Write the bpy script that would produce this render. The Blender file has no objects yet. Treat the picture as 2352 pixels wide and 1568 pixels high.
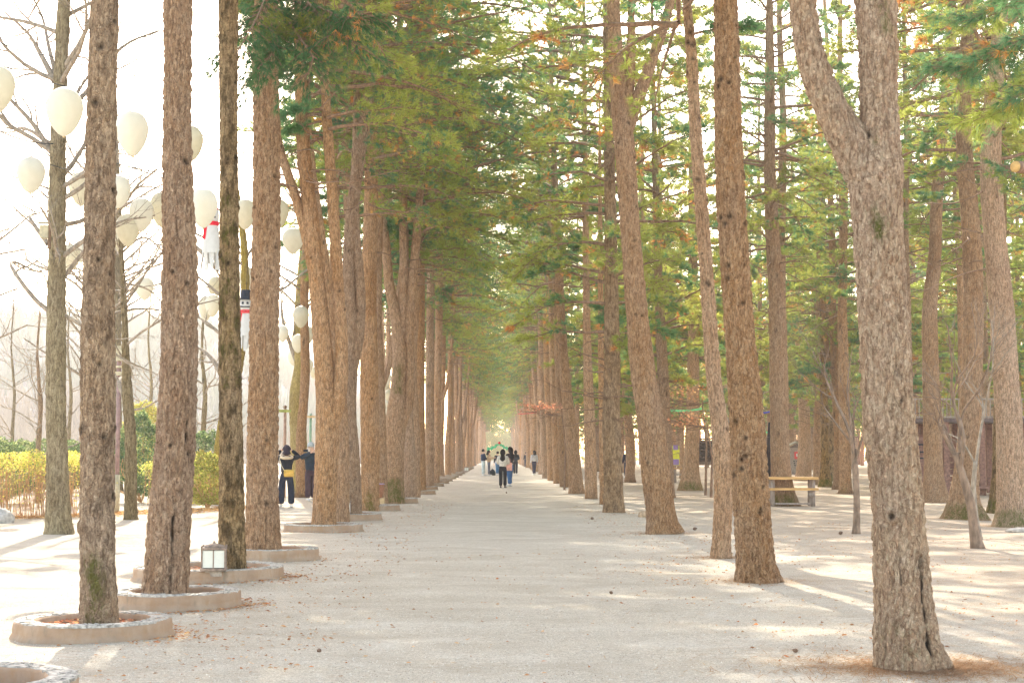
import bpy, math, random
import numpy as np
from mathutils import Matrix, Vector
PI = math.pi
R_ = math.radians
SC = bpy.context.scene
COL = SC.collection
rnd = random.Random(7)

# ------------------------------------------------------------------ camera
F, CX, CY, HC = 2600.0, 1176.0, 784.0, 1.45
FR = 3600.0            # true focal length in units of the 2352-wide picture
YS = FR / F            # measured depths are kept for F = 2600; true depth is YS times that
PITCH, YAW = math.atan(258 / FR), math.atan(29 / FR)
cam = bpy.data.cameras.new('camera')
cam.sensor_width = 36.0
cam.lens = FR / 2352 * 36
cam.clip_start, cam.clip_end = 0.1, 4000
camo = bpy.data.objects.new('camera', cam)
camo.location = (0, 0, HC)
camo.rotation_euler = (PI / 2 + PITCH, 0, -YAW)
COL.objects.link(camo)
SC.camera = camo
_R = camo.rotation_euler.to_matrix()

def ray(x, y):
    return _R @ Vector(((x - CX) / FR, -(y - CY) / FR, -1.0))

def P(x, y, D):            # a measured direction taken to the world distance D along the avenue
    r = ray(x, y); k = D * YS / r.y
    return Vector((r.x * k, D * YS, HC + r.z * k))

def G(x, y, z=0.0):        # where a measured direction meets the ground
    r = ray(x, y); k = (z - HC) / r.z
    return Vector((r.x * k, r.y * k, z))

# ------------------------------------------------------------------ numpy noise
def _hash(ix, iy, iz, s=0):
    M = 0xFFFFFFFF
    h = (ix.astype(np.int64) * 374761393 + iy.astype(np.int64) * 668265263 + iz.astype(np.int64) * 2147483647 + s * 974634777) & M
    h = ((h ^ (h >> 13)) * 1274126177) & M
    h = ((h ^ (h >> 16)) * 2246822519) & M
    h = h ^ (h >> 15)
    return (h & 0xFFFFFF) / float(0xFFFFFF)

def vnoise(p, s=0):
    p = np.asarray(p, float)
    i = np.floor(p); f = p - i; u = f * f * (3 - 2 * f)
    i = i.astype(np.int64); out = 0
    for a in (0, 1):
        for b in (0, 1):
            for c in (0, 1):
                w = (u[..., 0] if a else 1 - u[..., 0]) * (u[..., 1] if b else 1 - u[..., 1]) * (u[..., 2] if c else 1 - u[..., 2])
                out = out + w * _hash(i[..., 0] + a, i[..., 1] + b, i[..., 2] + c, s)
    return out * 2 - 1

def fbm(p, s=0, n=3):
    o = 0; a = 1.0; t = 0
    p = np.asarray(p, float)
    for k in range(n):
        o = o + a * vnoise(p * 2 ** k, s + k); t += a; a *= .5
    return o / t

def cells(p, s=0):          # distance to cell edge (F2-F1)
    i = np.floor(p).astype(np.int64)
    f1 = np.full(p.shape[:-1], 9.0); f2 = f1.copy()
    for a in (-1, 0, 1):
        for b in (-1, 0, 1):
            for c in (-1, 0, 1):
                j = i + np.array((a, b, c))
                q = np.stack([_hash(j[..., 0], j[..., 1], j[..., 2], s + k) for k in (11, 12, 13)], -1) + j
                d = np.sqrt(((q - p) ** 2).sum(-1))
                m = d < f1
                f2 = np.where(m, f1, np.minimum(f2, d)); f1 = np.where(m, d, f1)
    return f2 - f1

# ------------------------------------------------------------------ mesh builder
class MB:
    def __init__(s):
        s.v = []; s.f = []; s.n = 0; s.c = []
    def add(s, v, faces, mi=0, col=None):
        """faces: (M,k) int array"""
        v = np.asarray(v, float).reshape(-1, 3)
        faces = np.asarray(faces, int)
        s.v.append(v); s.f.append((faces + s.n, mi)); s.n += len(v)
        if col is None: col = (0.5, 0.5, 0.5)
        col = np.asarray(col, float)
        if col.ndim == 1: col = np.tile(col[:3], (len(v), 1))
        s.c.append(col)
        return s
    def box(s, c, d, rot=None, mi=0, bev=0.0):
        c = Vector(c); hx, hy, hz = d[0] / 2, d[1] / 2, d[2] / 2
        vs = np.array([(x, y, z) for x in (-hx, hx) for y in (-hy, hy) for z in (-hz, hz)])
        fs = [(0, 1, 3, 2), (4, 6, 7, 5), (0, 4, 5, 1), (2, 3, 7, 6), (0, 2, 6, 4), (1, 5, 7, 3)]
        if rot is not None:
            vs = vs @ np.array(rot.to_3x3() if isinstance(rot, Matrix) else Matrix(rot)).T
        s.add(vs + np.array(c), fs, mi)
        return s
    def bar(s, a, b, w, t=None, mi=0):
        a = Vector(a); b = Vector(b); d = b - a; L = d.length
        q = d.to_track_quat('Z', 'Y').to_matrix()
        return s.box((a + b) / 2, (w, t or w, L), q, mi)
    def tube(s, pts, rad, sides=8, mi=0, cap=True, col=None, disp=None, ref=None):
        pts = np.asarray([tuple(p) for p in pts], float); n = len(pts)
        rad = np.broadcast_to(np.asarray(rad, float), (n,)) if np.ndim(rad) < 2 else np.asarray(rad, float)
        t = np.gradient(pts, axis=0); t /= np.linalg.norm(t, axis=1)[:, None] + 1e-9
        r0 = np.array(ref if ref is not None else ((0, 1, 0) if abs(t[0][1]) < .8 else (1, 0, 0)), float)
        u = np.empty_like(t); w = r0
        for k in range(n):
            w = w - t[k] * np.dot(w, t[k]); w = w / (np.linalg.norm(w) + 1e-9); u[k] = w
        b = np.cross(t, u)
        a = np.linspace(0, 2 * PI, sides, endpoint=False)
        if rad.ndim == 1: rad = np.repeat(rad[:, None], sides, 1)
        ring = (np.cos(a)[None, :, None] * u[:, None, :] + np.sin(a)[None, :, None] * b[:, None, :])
        vs = pts[:, None, :] + ring * rad[:, :, None]
        if disp is not None:
            vs = vs + ring * disp(vs, a)[..., None]
        i = np.arange(n - 1)[:, None] * sides; j = np.arange(sides)[None, :]; j2 = (j + 1) % sides
        q = np.stack([i + j, i + j2, i + sides + j2, i + sides + j], -1).reshape(-1, 4)
        vv = vs.reshape(-1, 3)
        if col is not None and np.ndim(col) == 2 and len(col) != len(vv):
            col = np.repeat(np.asarray(col, float), sides, 0)
        base = s.n
        s.add(vv, q, mi, col)
        if cap:
            k = len(vv)
            c0 = np.vstack([vs[0].mean(0), vs[-1].mean(0)])
            s.v.append(c0); s.c.append(np.tile(s.c[-1][-1], (2, 1)))
            jj = np.arange(sides); j2 = (jj + 1) % sides
            f0 = np.stack([jj * 0 + k, j2, jj], -1) + base
            f1 = np.stack([jj * 0 + k + 1, (n - 1) * sides + jj, (n - 1) * sides + j2], -1) + base
            s.f.append((np.vstack([f0, f1]), mi)); s.n += 2
        return s
    def lathe(s, prof, sides=24, mi=0, c=(0, 0, 0), sx=1, sy=1):
        prof = np.asarray(prof, float); n = len(prof)
        a = np.linspace(0, 2 * PI, sides, endpoint=False)
        vs = np.stack([prof[:, 0][:, None] * np.cos(a) * sx, prof[:, 0][:, None] * np.sin(a) * sy, np.repeat(prof[:, 1][:, None], sides, 1)], -1)
        i = np.arange(n - 1)[:, None] * sides; j = np.arange(sides)[None, :]; j2 = (j + 1) % sides
        q = np.stack([i + j, i + j2, i + sides + j2, i + sides + j], -1).reshape(-1, 4)
        return s.add(vs.reshape(-1, 3) + np.array(c), q, mi)
    def build(s, name, mats, parent=None, smooth=True, loc=(0, 0, 0), mesh_only=False):
        me = bpy.data.meshes.new(name)
        v = np.vstack(s.v)
        me.vertices.add(len(v)); me.vertices.foreach_set('co', v.astype(np.float32).ravel())
        nl = sum(f.size for f, _ in s.f); nf = sum(len(f) for f, _ in s.f)
        me.loops.add(nl); me.polygons.add(nf)
        li = np.concatenate([f.ravel() for f, _ in s.f]).astype(np.int32)
        cnt = np.concatenate([np.full(len(f), f.shape[1]) for f, _ in s.f])
        st = np.concatenate([[0], np.cumsum(cnt)[:-1]]).astype(np.int32)
        mi = np.concatenate([np.full(len(f), m) for f, m in s.f]).astype(np.int32)
        me.loops.foreach_set('vertex_index', li)
        me.polygons.foreach_set('loop_start', st)
        me.polygons.foreach_set('material_index', mi)
        me.polygons.foreach_set('use_smooth', np.full(nf, smooth, dtype=bool))
        me.update(calc_edges=True)
        ca = me.color_attributes.new('Col', 'FLOAT_COLOR', 'POINT')
        c = np.vstack(s.c); c = np.hstack([c, np.ones((len(c), 1))]).astype(np.float32)
        ca.data.foreach_set('color', c.ravel())
        for m in (mats if isinstance(mats, (list, tuple)) else [mats]): me.materials.append(m)
        if mesh_only: return me
        o = bpy.data.objects.new(name, me); COL.objects.link(o); o.location = loc
        if parent: o.parent = parent
        return o

def tag(o, label=None, cat=None, group=None, kind=None):
    if label: o['label'] = label
    if cat: o['category'] = cat
    if group: o['group'] = group
    if kind: o['kind'] = kind
    return o

def thing(name, label, cat, loc=(0, 0, 0), rz=0.0, group=None):
    o = bpy.data.objects.new(name, None); COL.objects.link(o)
    o.location = loc; o.rotation_euler = (0, 0, rz); o.empty_display_size = .2
    return tag(o, label, cat, group)

def inst(name, me, parent, loc=(0, 0, 0), rz=0.0, sc=1.0):
    o = bpy.data.objects.new(name, me); COL.objects.link(o); o.parent = parent
    o.location = loc; o.rotation_euler = (0, 0, rz)
    o.scale = (sc, sc, sc) if not isinstance(sc, tuple) else sc
    return o

# ------------------------------------------------------------------ materials
class NT:
    def __init__(s, name):
        s.m = bpy.data.materials.new(name); s.m.use_nodes = True
        s.t = s.m.node_tree; s.t.nodes.clear()
        s.out = s.n('ShaderNodeOutputMaterial')
    def n(s, k, **kw):
        x = s.t.nodes.new(k)
        for a, b in kw.items():
            if a.startswith('i_'):
                key = a[2:]; key = int(key) if key.isdigit() else key.replace('_', ' ')
                x.inputs[key].default_value = b
            else: setattr(x, a, b)
        return x
    def l(s, a, b): s.t.links.new(a, b)
    def math(s, op, a, b=None, clamp=False):
        x = s.n('ShaderNodeMath', operation=op, use_clamp=clamp)
        for k, v in enumerate((a, b)):
            if v is None: continue
            if isinstance(v, (int, float)): x.inputs[k].default_value = v
            else: s.l(v, x.inputs[k])
        return x.outputs[0]
    def mix(s, f, a, b, blend='MIX'):
        x = s.n('ShaderNodeMix', data_type='RGBA', blend_type=blend)
        for sock, v in ((x.inputs[0], f), (x.inputs[6], a), (x.inputs[7], b)):
            if isinstance(v, (int, float)): sock.default_value = v
            elif isinstance(v, tuple): sock.default_value = v if len(v) == 4 else (*v, 1)
            else: s.l(v, sock)
        return x.outputs[2]
    def ramp(s, f, a, b):
        x = s.n('ShaderNodeMapRange'); x.inputs[1].default_value = a; x.inputs[2].default_value = b
        s.l(f, x.inputs[0]); return x.outputs[0]
    def noise(s, vec, scale, detail=3, rough=.55, dist=0.0):
        x = s.n('ShaderNodeTexNoise'); x.inputs['Scale'].default_value = scale
        x.inputs['Detail'].default_value = detail; x.inputs['Roughness'].default_value = rough
        x.inputs['Distortion'].default_value = dist
        s.l(vec, x.inputs['Vector']); return x
    def mapping(s, vec, sc=(1, 1, 1), loc=(0, 0, 0)):
        x = s.n('ShaderNodeMapping'); x.inputs['Scale'].default_value = sc; x.inputs['Location'].default_value = loc
        s.l(vec, x.inputs['Vector']); return x.outputs[0]
    def bsdf(s, col, rough=.8, bump=None, bstr=.5, bdist=.01, **kw):
        b = s.n('ShaderNodeBsdfPrincipled')
        if isinstance(col, tuple): b.inputs['Base Color'].default_value = (*col[:3], 1)
        else: s.l(col, b.inputs['Base Color'])
        b.inputs['Roughness'].default_value = rough
        b.inputs['Specular IOR Level'].default_value = kw.get('spec', .3)
        if bump is not None:
            bp = s.n('ShaderNodeBump'); bp.inputs['Strength'].default_value = bstr; bp.inputs['Distance'].default_value = bdist
            s.l(bump, bp.inputs['Height']); s.l(bp.outputs[0], b.inputs['Normal'])
        if 'metal' in kw: b.inputs['Metallic'].default_value = kw['metal']
        return b.outputs[0]
    def end(s, sh):
        s.l(sh, s.out.inputs[0]); return s.m

def simple(name, col, var=.25, scale=12, rough=.8, bump=.3, bdist=.004, stretch=(1, 1, 1), **kw):
    t = NT(name); tc = t.n('ShaderNodeTexCoord').outputs['Object']
    v = t.mapping(tc, stretch)
    n = t.noise(v, scale, 4)
    dark = tuple(c * (1 - var) for c in col); lite = tuple(min(1, c * (1 + var)) for c in col)
    c = t.mix(t.ramp(n.outputs[0], .35, .65), dark, lite)
    return t.end(t.bsdf(c, rough, n.outputs[0], bump, bdist, **kw))

def bark(name, la, lb, dark, moss=(.10, .12, .02), moss_amt=0.0, scale=20, zs=.42, crack=.10, patch=.0, bdist=.012, ckamt=.9):
    """bark: flaky plates with dark cracks, lichen and moss.  Col attribute: R knot/scar darkness, G moss, B height on the trunk"""
    t = NT(name); tc = t.n('ShaderNodeTexCoord').outputs['Object']
    oi = t.n('ShaderNodeObjectInfo')
    at = t.n('ShaderNodeVertexColor', layer_name='Col'); sep = t.n('ShaderNodeSeparateColor'); t.l(at.outputs[0], sep.inputs[0])
    off = t.n('ShaderNodeCombineXYZ')
    for k in range(3): t.l(t.math('MULTIPLY', oi.outputs['Random'], 37.0), off.inputs[k])
    add = t.n('ShaderNodeVectorMath', operation='ADD'); t.l(tc, add.inputs[0]); t.l(off.outputs[0], add.inputs[1])
    base = add.outputs[0]
    nd = t.noise(base, 9, 4, .7)
    dn = t.n('ShaderNodeVectorMath', operation='MULTIPLY_ADD'); t.l(nd.outputs['Color'], dn.inputs[0]); dn.inputs[1].default_value = (.16, .16, .34); t.l(base, dn.inputs[2])
    v = t.mapping(dn.outputs[0], (1, 1, zs))
    def vor(sc, feat):
        x = t.n('ShaderNodeTexVoronoi', feature=feat); x.inputs['Scale'].default_value = sc; t.l(v, x.inputs['Vector']); return x
    e1 = vor(scale, 'DISTANCE_TO_EDGE').outputs['Distance']
    c1 = vor(scale, 'F1')
    e2 = vor(scale * 2.3, 'DISTANCE_TO_EDGE').outputs['Distance']
    fine = t.noise(t.mapping(base, (1, 1, .5)), 70, 4, .7)
    big = t.noise(t.mapping(base, (1, 1, .35)), 2.2, 3)
    mid = t.noise(t.mapping(base, (1, 1, .5)), 9, 3, .6)
    ck = t.ramp(e1, 0.0, crack); ck2 = t.ramp(e2, 0.0, crack * 1.3)
    sepc = t.n('ShaderNodeSeparateColor'); t.l(c1.outputs['Color'], sepc.inputs[0])
    tone = t.math('ADD', t.math('MULTIPLY', sepc.outputs[0], .55), t.math('MULTIPLY', fine.outputs[0], .6))
    col = t.mix(t.ramp(tone, .25, .85), la, lb)
    # whole-tree tone: some trunks redder, some greyer
    grey = tuple((sum(lb) / 3) * k for k in (1.12, .97, .88))
    col = t.mix(t.math('MULTIPLY', t.ramp(big.outputs[0], .38, .68), .25), col, grey)
    strk = t.noise(t.mapping(base, (1, 1, .22)), 34, 4, .7, .6)
    fleck = t.noise(t.mapping(base, (1, 1, .42)), 46, 3, .6, .8)
    col = t.mix(t.math('MULTIPLY', t.ramp(fleck.outputs[0], .48, .36), .5), col, dark)
    col = t.mix(t.math('MULTIPLY', t.ramp(fleck.outputs[0], .58, .68), .35), col, tuple(min(.85, c * 1.25) for c in lb))
    col = t.mix(t.math('MULTIPLY', t.ramp(strk.outputs[0], .52, .36), .55), col, dark)
    col = t.mix(t.math('MULTIPLY', t.math('SUBTRACT', 1.0, ck2), .25), col, dark)
    col = t.mix(t.math('MULTIPLY', t.math('MULTIPLY', t.math('SUBTRACT', 1.0, ck), t.ramp(strk.outputs[0], .62, .42)), ckamt), col, dark)
    band = t.noise(t.mapping(base, (1, 1, .6)), 1.1, 2, .5)
    col = t.mix(t.math('MULTIPLY', t.ramp(band.outputs[0], .52, .70), .45), col, t.mix(1.0, col, (.62, .55, .50), 'MULTIPLY'))
    if patch: # dark blotches / pale lichen
        col = t.mix(t.math('MULTIPLY', t.ramp(mid.outputs[0], .48, .62), patch), col, tuple(c * .8 for c in dark))
        col = t.mix(t.math('MULTIPLY', t.ramp(fine.outputs[0], .58, .7), patch * .7), col, (.42, .34, .22))
    ml = t.math('ADD', t.math('ADD', t.math('MULTIPLY', t.ramp(mid.outputs[0], .45, .7), .5), t.math('MULTIPLY', t.ramp(fleck.outputs[0], .42, .58), .5)), t.math('MULTIPLY', sep.outputs[1], .8))
    mlc = t.math('MULTIPLY', t.ramp(ml, .7, 1.35), t.math('ADD', t.math('MULTIPLY', sep.outputs[1], .9), moss_amt, True), True)
    col = t.mix(mlc, col, t.mix(fine.outputs[0], tuple(c * .5 for c in moss), tuple(c * 1.5 for c in moss)))
    # tone by object random
    hsv = t.n('ShaderNodeHueSaturation'); hsv.inputs['Fac'].default_value = 1
    t.l(t.math('ADD', t.math('MULTIPLY', oi.outputs['Random'], .35), .85), hsv.inputs['Value'])
    t.l(t.math('ADD', t.math('MULTIPLY', t.math('FRACT', t.math('MULTIPLY', oi.outputs['Random'], 7.3)), .3), 1.0), hsv.inputs['Saturation'])
    t.l(col, hsv.inputs['Color'])
    col = t.mix(sep.outputs[0], hsv.outputs[0], (.012, .009, .008))
    h = t.math('ADD', t.math('ADD', t.math('MULTIPLY', ck, .5), t.math('MULTIPLY', strk.outputs[0], 1.2)), t.math('ADD', t.math('MULTIPLY', ck2, .35), t.math('MULTIPLY', fine.outputs[0], .5)))
    h = t.math('ADD', h, t.math('MULTIPLY', fleck.outputs[0], 1.6))
    return t.end(t.bsdf(col, .92, h, 1.0, bdist * 1.3, spec=.12))

def leafmat(name, trans=.5, tint=(1, 1, 1), huevar=.04):
    t = NT(name)
    at = t.n('ShaderNodeVertexColor', layer_name='Col'); oi = t.n('ShaderNodeObjectInfo')
    hsv = t.n('ShaderNodeHueSaturation')
    t.l(t.math('ADD', t.math('MULTIPLY', oi.outputs['Random'], huevar), .5 - huevar / 2), hsv.inputs['Hue'])
    t.l(t.math('ADD', t.math('MULTIPLY', t.math('FRACT', t.math('MULTIPLY', oi.outputs['Random'], 9.7)), .3), .85), hsv.inputs['Value'])
    t.l(at.outputs[0], hsv.inputs['Color'])
    col = hsv.outputs[0]
    d = t.n('ShaderNodeBsdfDiffuse'); t.l(col, d.inputs[0])
    tr = t.n('ShaderNodeBsdfTranslucent'); t.l(t.mix(1.0, col, (1.25 * tint[0], 1.15 * tint[1], .8 * tint[2]), 'MULTIPLY'), tr.inputs[0])
    mx = t.n('ShaderNodeMixShader'); mx.inputs[0].default_value = trans
    t.l(d.outputs[0], mx.inputs[1]); t.l(tr.outputs[0], mx.inputs[2])
    return t.end(mx.outputs[0])

M = {}
M['pine'] = bark('pine_bark', (.56, .345, .215), (.77, .55, .385), (.17, .105, .07), scale=36, zs=.3)
M['pine_big'] = bark('pine_bark_flaky', (.52, .34, .24), (.73, .56, .43), (.14, .09, .06), scale=27, zs=.5, crack=.08, bdist=.016)
M['giant'] = bark('pale_flaky_bark', (.62, .40, .26), (.82, .62, .44), (.20, .12, .075), scale=30, zs=.55, crack=.07, bdist=.010, ckamt=.7)
M['mossy'] = bark('mossy_bark', (.36, .235, .125), (.58, .42, .245), (.08, .055, .03), moss=(.11, .12, .025), moss_amt=.22, scale=24, zs=.7, patch=.75)
M['brown'] = bark('blotched_bark', (.56, .37, .225), (.76, .56, .38), (.16, .10, .065), moss=(.16, .16, .04), moss_amt=.06, scale=26, zs=.7, patch=.5)
M['olive'] = bark('olive_furrowed_bark', (.38, .31, .19), (.54, .455, .30), (.15, .115, .07), scale=12, zs=.16, crack=.22, bdist=.03)
M['yellow'] = bark('yellow_bark', (.50, .38, .12), (.60, .47, .2), (.2, .15, .05), moss=(.25, .24, .04), moss_amt=.4, scale=14, zs=.25)
M['limb'] = simple('limb_bark', (.26, .165, .11), .35, 20, stretch=(1, 1, .4))
M['greylimb'] = simple('grey_limb_bark', (.30, .25, .20), .35, 18, stretch=(1, 1, .4))
M['needle'] = leafmat('pine_needles', .6)
M['hedge'] = leafmat('hedge_leaves', .55)
M['dryleaf'] = leafmat('dry_leaves', .35)

def C(*a): return np.array(a)
# ------------------------------------------------------------------ world & light
SUN_EL, SUN_AZ = R_(37), R_(-8)     # azimuth measured from +Y (down the avenue) to the right
w = bpy.data.worlds.new('World'); SC.world = w; w.use_nodes = True
wt = w.node_tree; wt.nodes.clear()
sky = wt.nodes.new('ShaderNodeTexSky'); sky.sky_type = 'NISHITA'; sky.sun_disc = False
sky.sun_elevation = SUN_EL; sky.sun_rotation = SUN_AZ; sky.dust_density = 1.2; sky.air_density = 1.0; sky.ozone_density = 1.0
bg = wt.nodes.new('ShaderNodeBackground'); bg.inputs[1].default_value = 0.78
wo = wt.nodes.new('ShaderNodeOutputWorld')
wb = wt.nodes.new('ShaderNodeMix'); wb.data_type = 'RGBA'; wb.blend_type = 'MULTIPLY'; wb.inputs[0].default_value = 1.0
wb.inputs[7].default_value = (1.24, 1.0, .77, 1)      # white balance of the daylight
wt.links.new(sky.outputs[0], wb.inputs[6]); wt.links.new(wb.outputs[2], bg.inputs[0]); wt.links.new(bg.outputs[0], wo.inputs[0])
sl = bpy.data.lights.new('sun', 'SUN'); sl.energy = 11.0; sl.angle = R_(0.6); sl.color = (1.0, .92, .76)
so = bpy.data.objects.new('sun', sl); COL.objects.link(so)
sd = Vector((math.sin(SUN_AZ) * math.cos(SUN_EL), math.cos(SUN_AZ) * math.cos(SUN_EL), math.sin(SUN_EL)))
so.rotation_euler = sd.to_track_quat('Z', 'Y').to_euler(); so.location = sd * 60
SC.view_settings.view_transform = 'Standard'; SC.view_settings.look = 'None'
SC.view_settings.exposure = 0; SC.view_settings.gamma = 1
SC.cycles.use_denoising = True
SC.cycles.max_bounces = 8; SC.cycles.diffuse_bounces = 4; SC.cycles.transmission_bounces = 4
SC.cycles.sample_clamp_indirect = 6.0
SC.cycles.caustics_reflective = False; SC.cycles.caustics_refractive = False

# ------------------------------------------------------------------ ground
def ground_mat():
    t = NT('sandy_ground'); g = t.n('ShaderNodeNewGeometry').outputs['Position']
    sx = t.n('ShaderNodeSeparateXYZ'); t.l(g, sx.inputs[0])
    fine = t.noise(g, 60, 5, .75); grit = t.noise(g, 240, 2, .6)
    med = t.noise(g, 3.0, 5, .65, .3); big = t.noise(g, .5, 3)
    st = t.noise(t.mapping(g, (1.0, 2.2, 1)), 1.3, 5, .7, .5)
    st2 = t.noise(t.mapping(g, (1.0, 2.0, 1)), 9, 5, .7, .5)
    c = t.mix(t.ramp(fine.outputs[0], .40, .60), (.38, .325, .25), (.80, .725, .605))
    c = t.mix(t.ramp(grit.outputs[0], .52, .72), c, (.76, .71, .63))
    c = t.mix(t.math('MULTIPLY', t.ramp(grit.outputs[0], .46, .34), .9), c, (.20, .16, .12))
    c = t.mix(t.math('MULTIPLY', t.ramp(med.outputs[0], .5, .7), .35), c, (.55, .49, .40))
    pat = t.noise(t.mapping(g, (.8, 1.6, 1)), .9, 5, .62, .6)
    c = t.mix(t.math('MULTIPLY', t.ramp(pat.outputs[0], .5, .66), .5), c, (.42, .355, .27))
    c = t.mix(t.math('MULTIPLY', t.ramp(pat.outputs[0], .46, .32), .35), c, (.78, .735, .65))
    clump = t.noise(g, 17, 5, .8, .4)
    c = t.mix(t.math('MULTIPLY', t.ramp(clump.outputs[0], .52, .66), .55), c, (.40, .35, .27))
    c = t.mix(t.math('MULTIPLY', t.ramp(clump.outputs[0], .44, .34), .4), c, (.74, .70, .62))
    # needle litter: more to the right of the avenue and hugging both rows
    wx = t.math('ADD', sx.outputs[0], t.math('MULTIPLY', t.math('SUBTRACT', big.outputs[0], .5), 3.0))
    side = t.math('MAXIMUM', t.ramp(wx, 2.6, 6.5), t.math('MULTIPLY', t.ramp(t.math('ABSOLUTE', wx), 1.2, 3.2), .55))
    left = t.ramp(wx, -3.6, -4.6)
    side = t.math('MULTIPLY', side, t.math('SUBTRACT', 1.0, t.math('MULTIPLY', left, .85)))
    lit = t.math('MULTIPLY', t.ramp(st2.outputs[0], .47, .66), t.math('ADD', t.math('MULTIPLY', side, .8), .24))
    litc = t.mix(t.ramp(st.outputs[0], .4, .6), (.42, .27, .17), (.54, .40, .28))
    c = t.mix(t.math('MULTIPLY', t.ramp(wx, 2.8, 6.5), .62), c, t.mix(fine.outputs[0], (.33, .245, .175), (.68, .555, .44)))
    c = t.mix(lit, c, litc)
    h = t.math('ADD', t.math('MULTIPLY', fine.outputs[0], .6), t.math('ADD', t.math('MULTIPLY', grit.outputs[0], .35), t.math('MULTIPLY', med.outputs[0], 1.6)))
    return t.end(t.bsdf(c, .95, h, .8, .02, spec=.1))
M['ground'] = ground_mat()
def axis(lo, hi, fine_lo, fine_hi, st, n):
    a = np.arange(fine_lo, fine_hi, st)
    l = fine_lo - (fine_lo - lo) * (np.linspace(1, 0, n, endpoint=False)) ** 3
    r = fine_hi + (hi - fine_hi) * (np.linspace(0, 1, n)) ** 3
    return np.concatenate([l, a, r])
gx = axis(-1500, 1500, -12, 14, .22, 24); gy = axis(-60, 2500, 5, 46, .22, 30)
X, Y = np.meshgrid(gx, gy, indexing='ij')
def gz(X, Y):
    p = np.stack([X * .55, Y * .55, X * 0], -1)
    q = np.stack([X * 2.2, Y * 2.2, X * 0], -1)
    return (fbm(p, 3, 2) * .03 + vnoise(q, 9) * .008) * np.clip(1.4 - Y / 90, 0, 1)
Z = gz(X, Y)
mb = MB(); nx, ny = X.shape
i = np.arange(nx - 1)[:, None] * ny; j = np.arange(ny - 1)[None, :]
q = np.stack([i + j, i + ny + j, i + ny + j + 1, i + j + 1], -1).reshape(-1, 4)
mb.add(np.stack([X, Y, Z], -1), q)
tag(mb.build('ground', M['ground']), 'pale sandy ground of the pine avenue and the wood beside it', kind='structure')

# ------------------------------------------------------------------ trunk building
def crspline(pts, n):
    p = np.asarray(pts, float); m = len(p)
    d = np.concatenate([[0], np.cumsum(np.linalg.norm(np.diff(p[:, :3], axis=0), axis=1))])
    u = np.linspace(0, d[-1], n)
    tan = np.gradient(p, d, axis=0)
    k = np.clip(np.searchsorted(d, u, side='right') - 1, 0, m - 2)
    h = (d[k + 1] - d[k]); t = ((u - d[k]) / h)[:, None]; h = h[:, None]
    return ((2 * t**3 - 3 * t**2 + 1) * p[k] + (t**3 - 2 * t**2 + t) * h * tan[k] + (-2 * t**3 + 3 * t**2) * p[k + 1] + (t**3 - t**2) * h * tan[k + 1])

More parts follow.
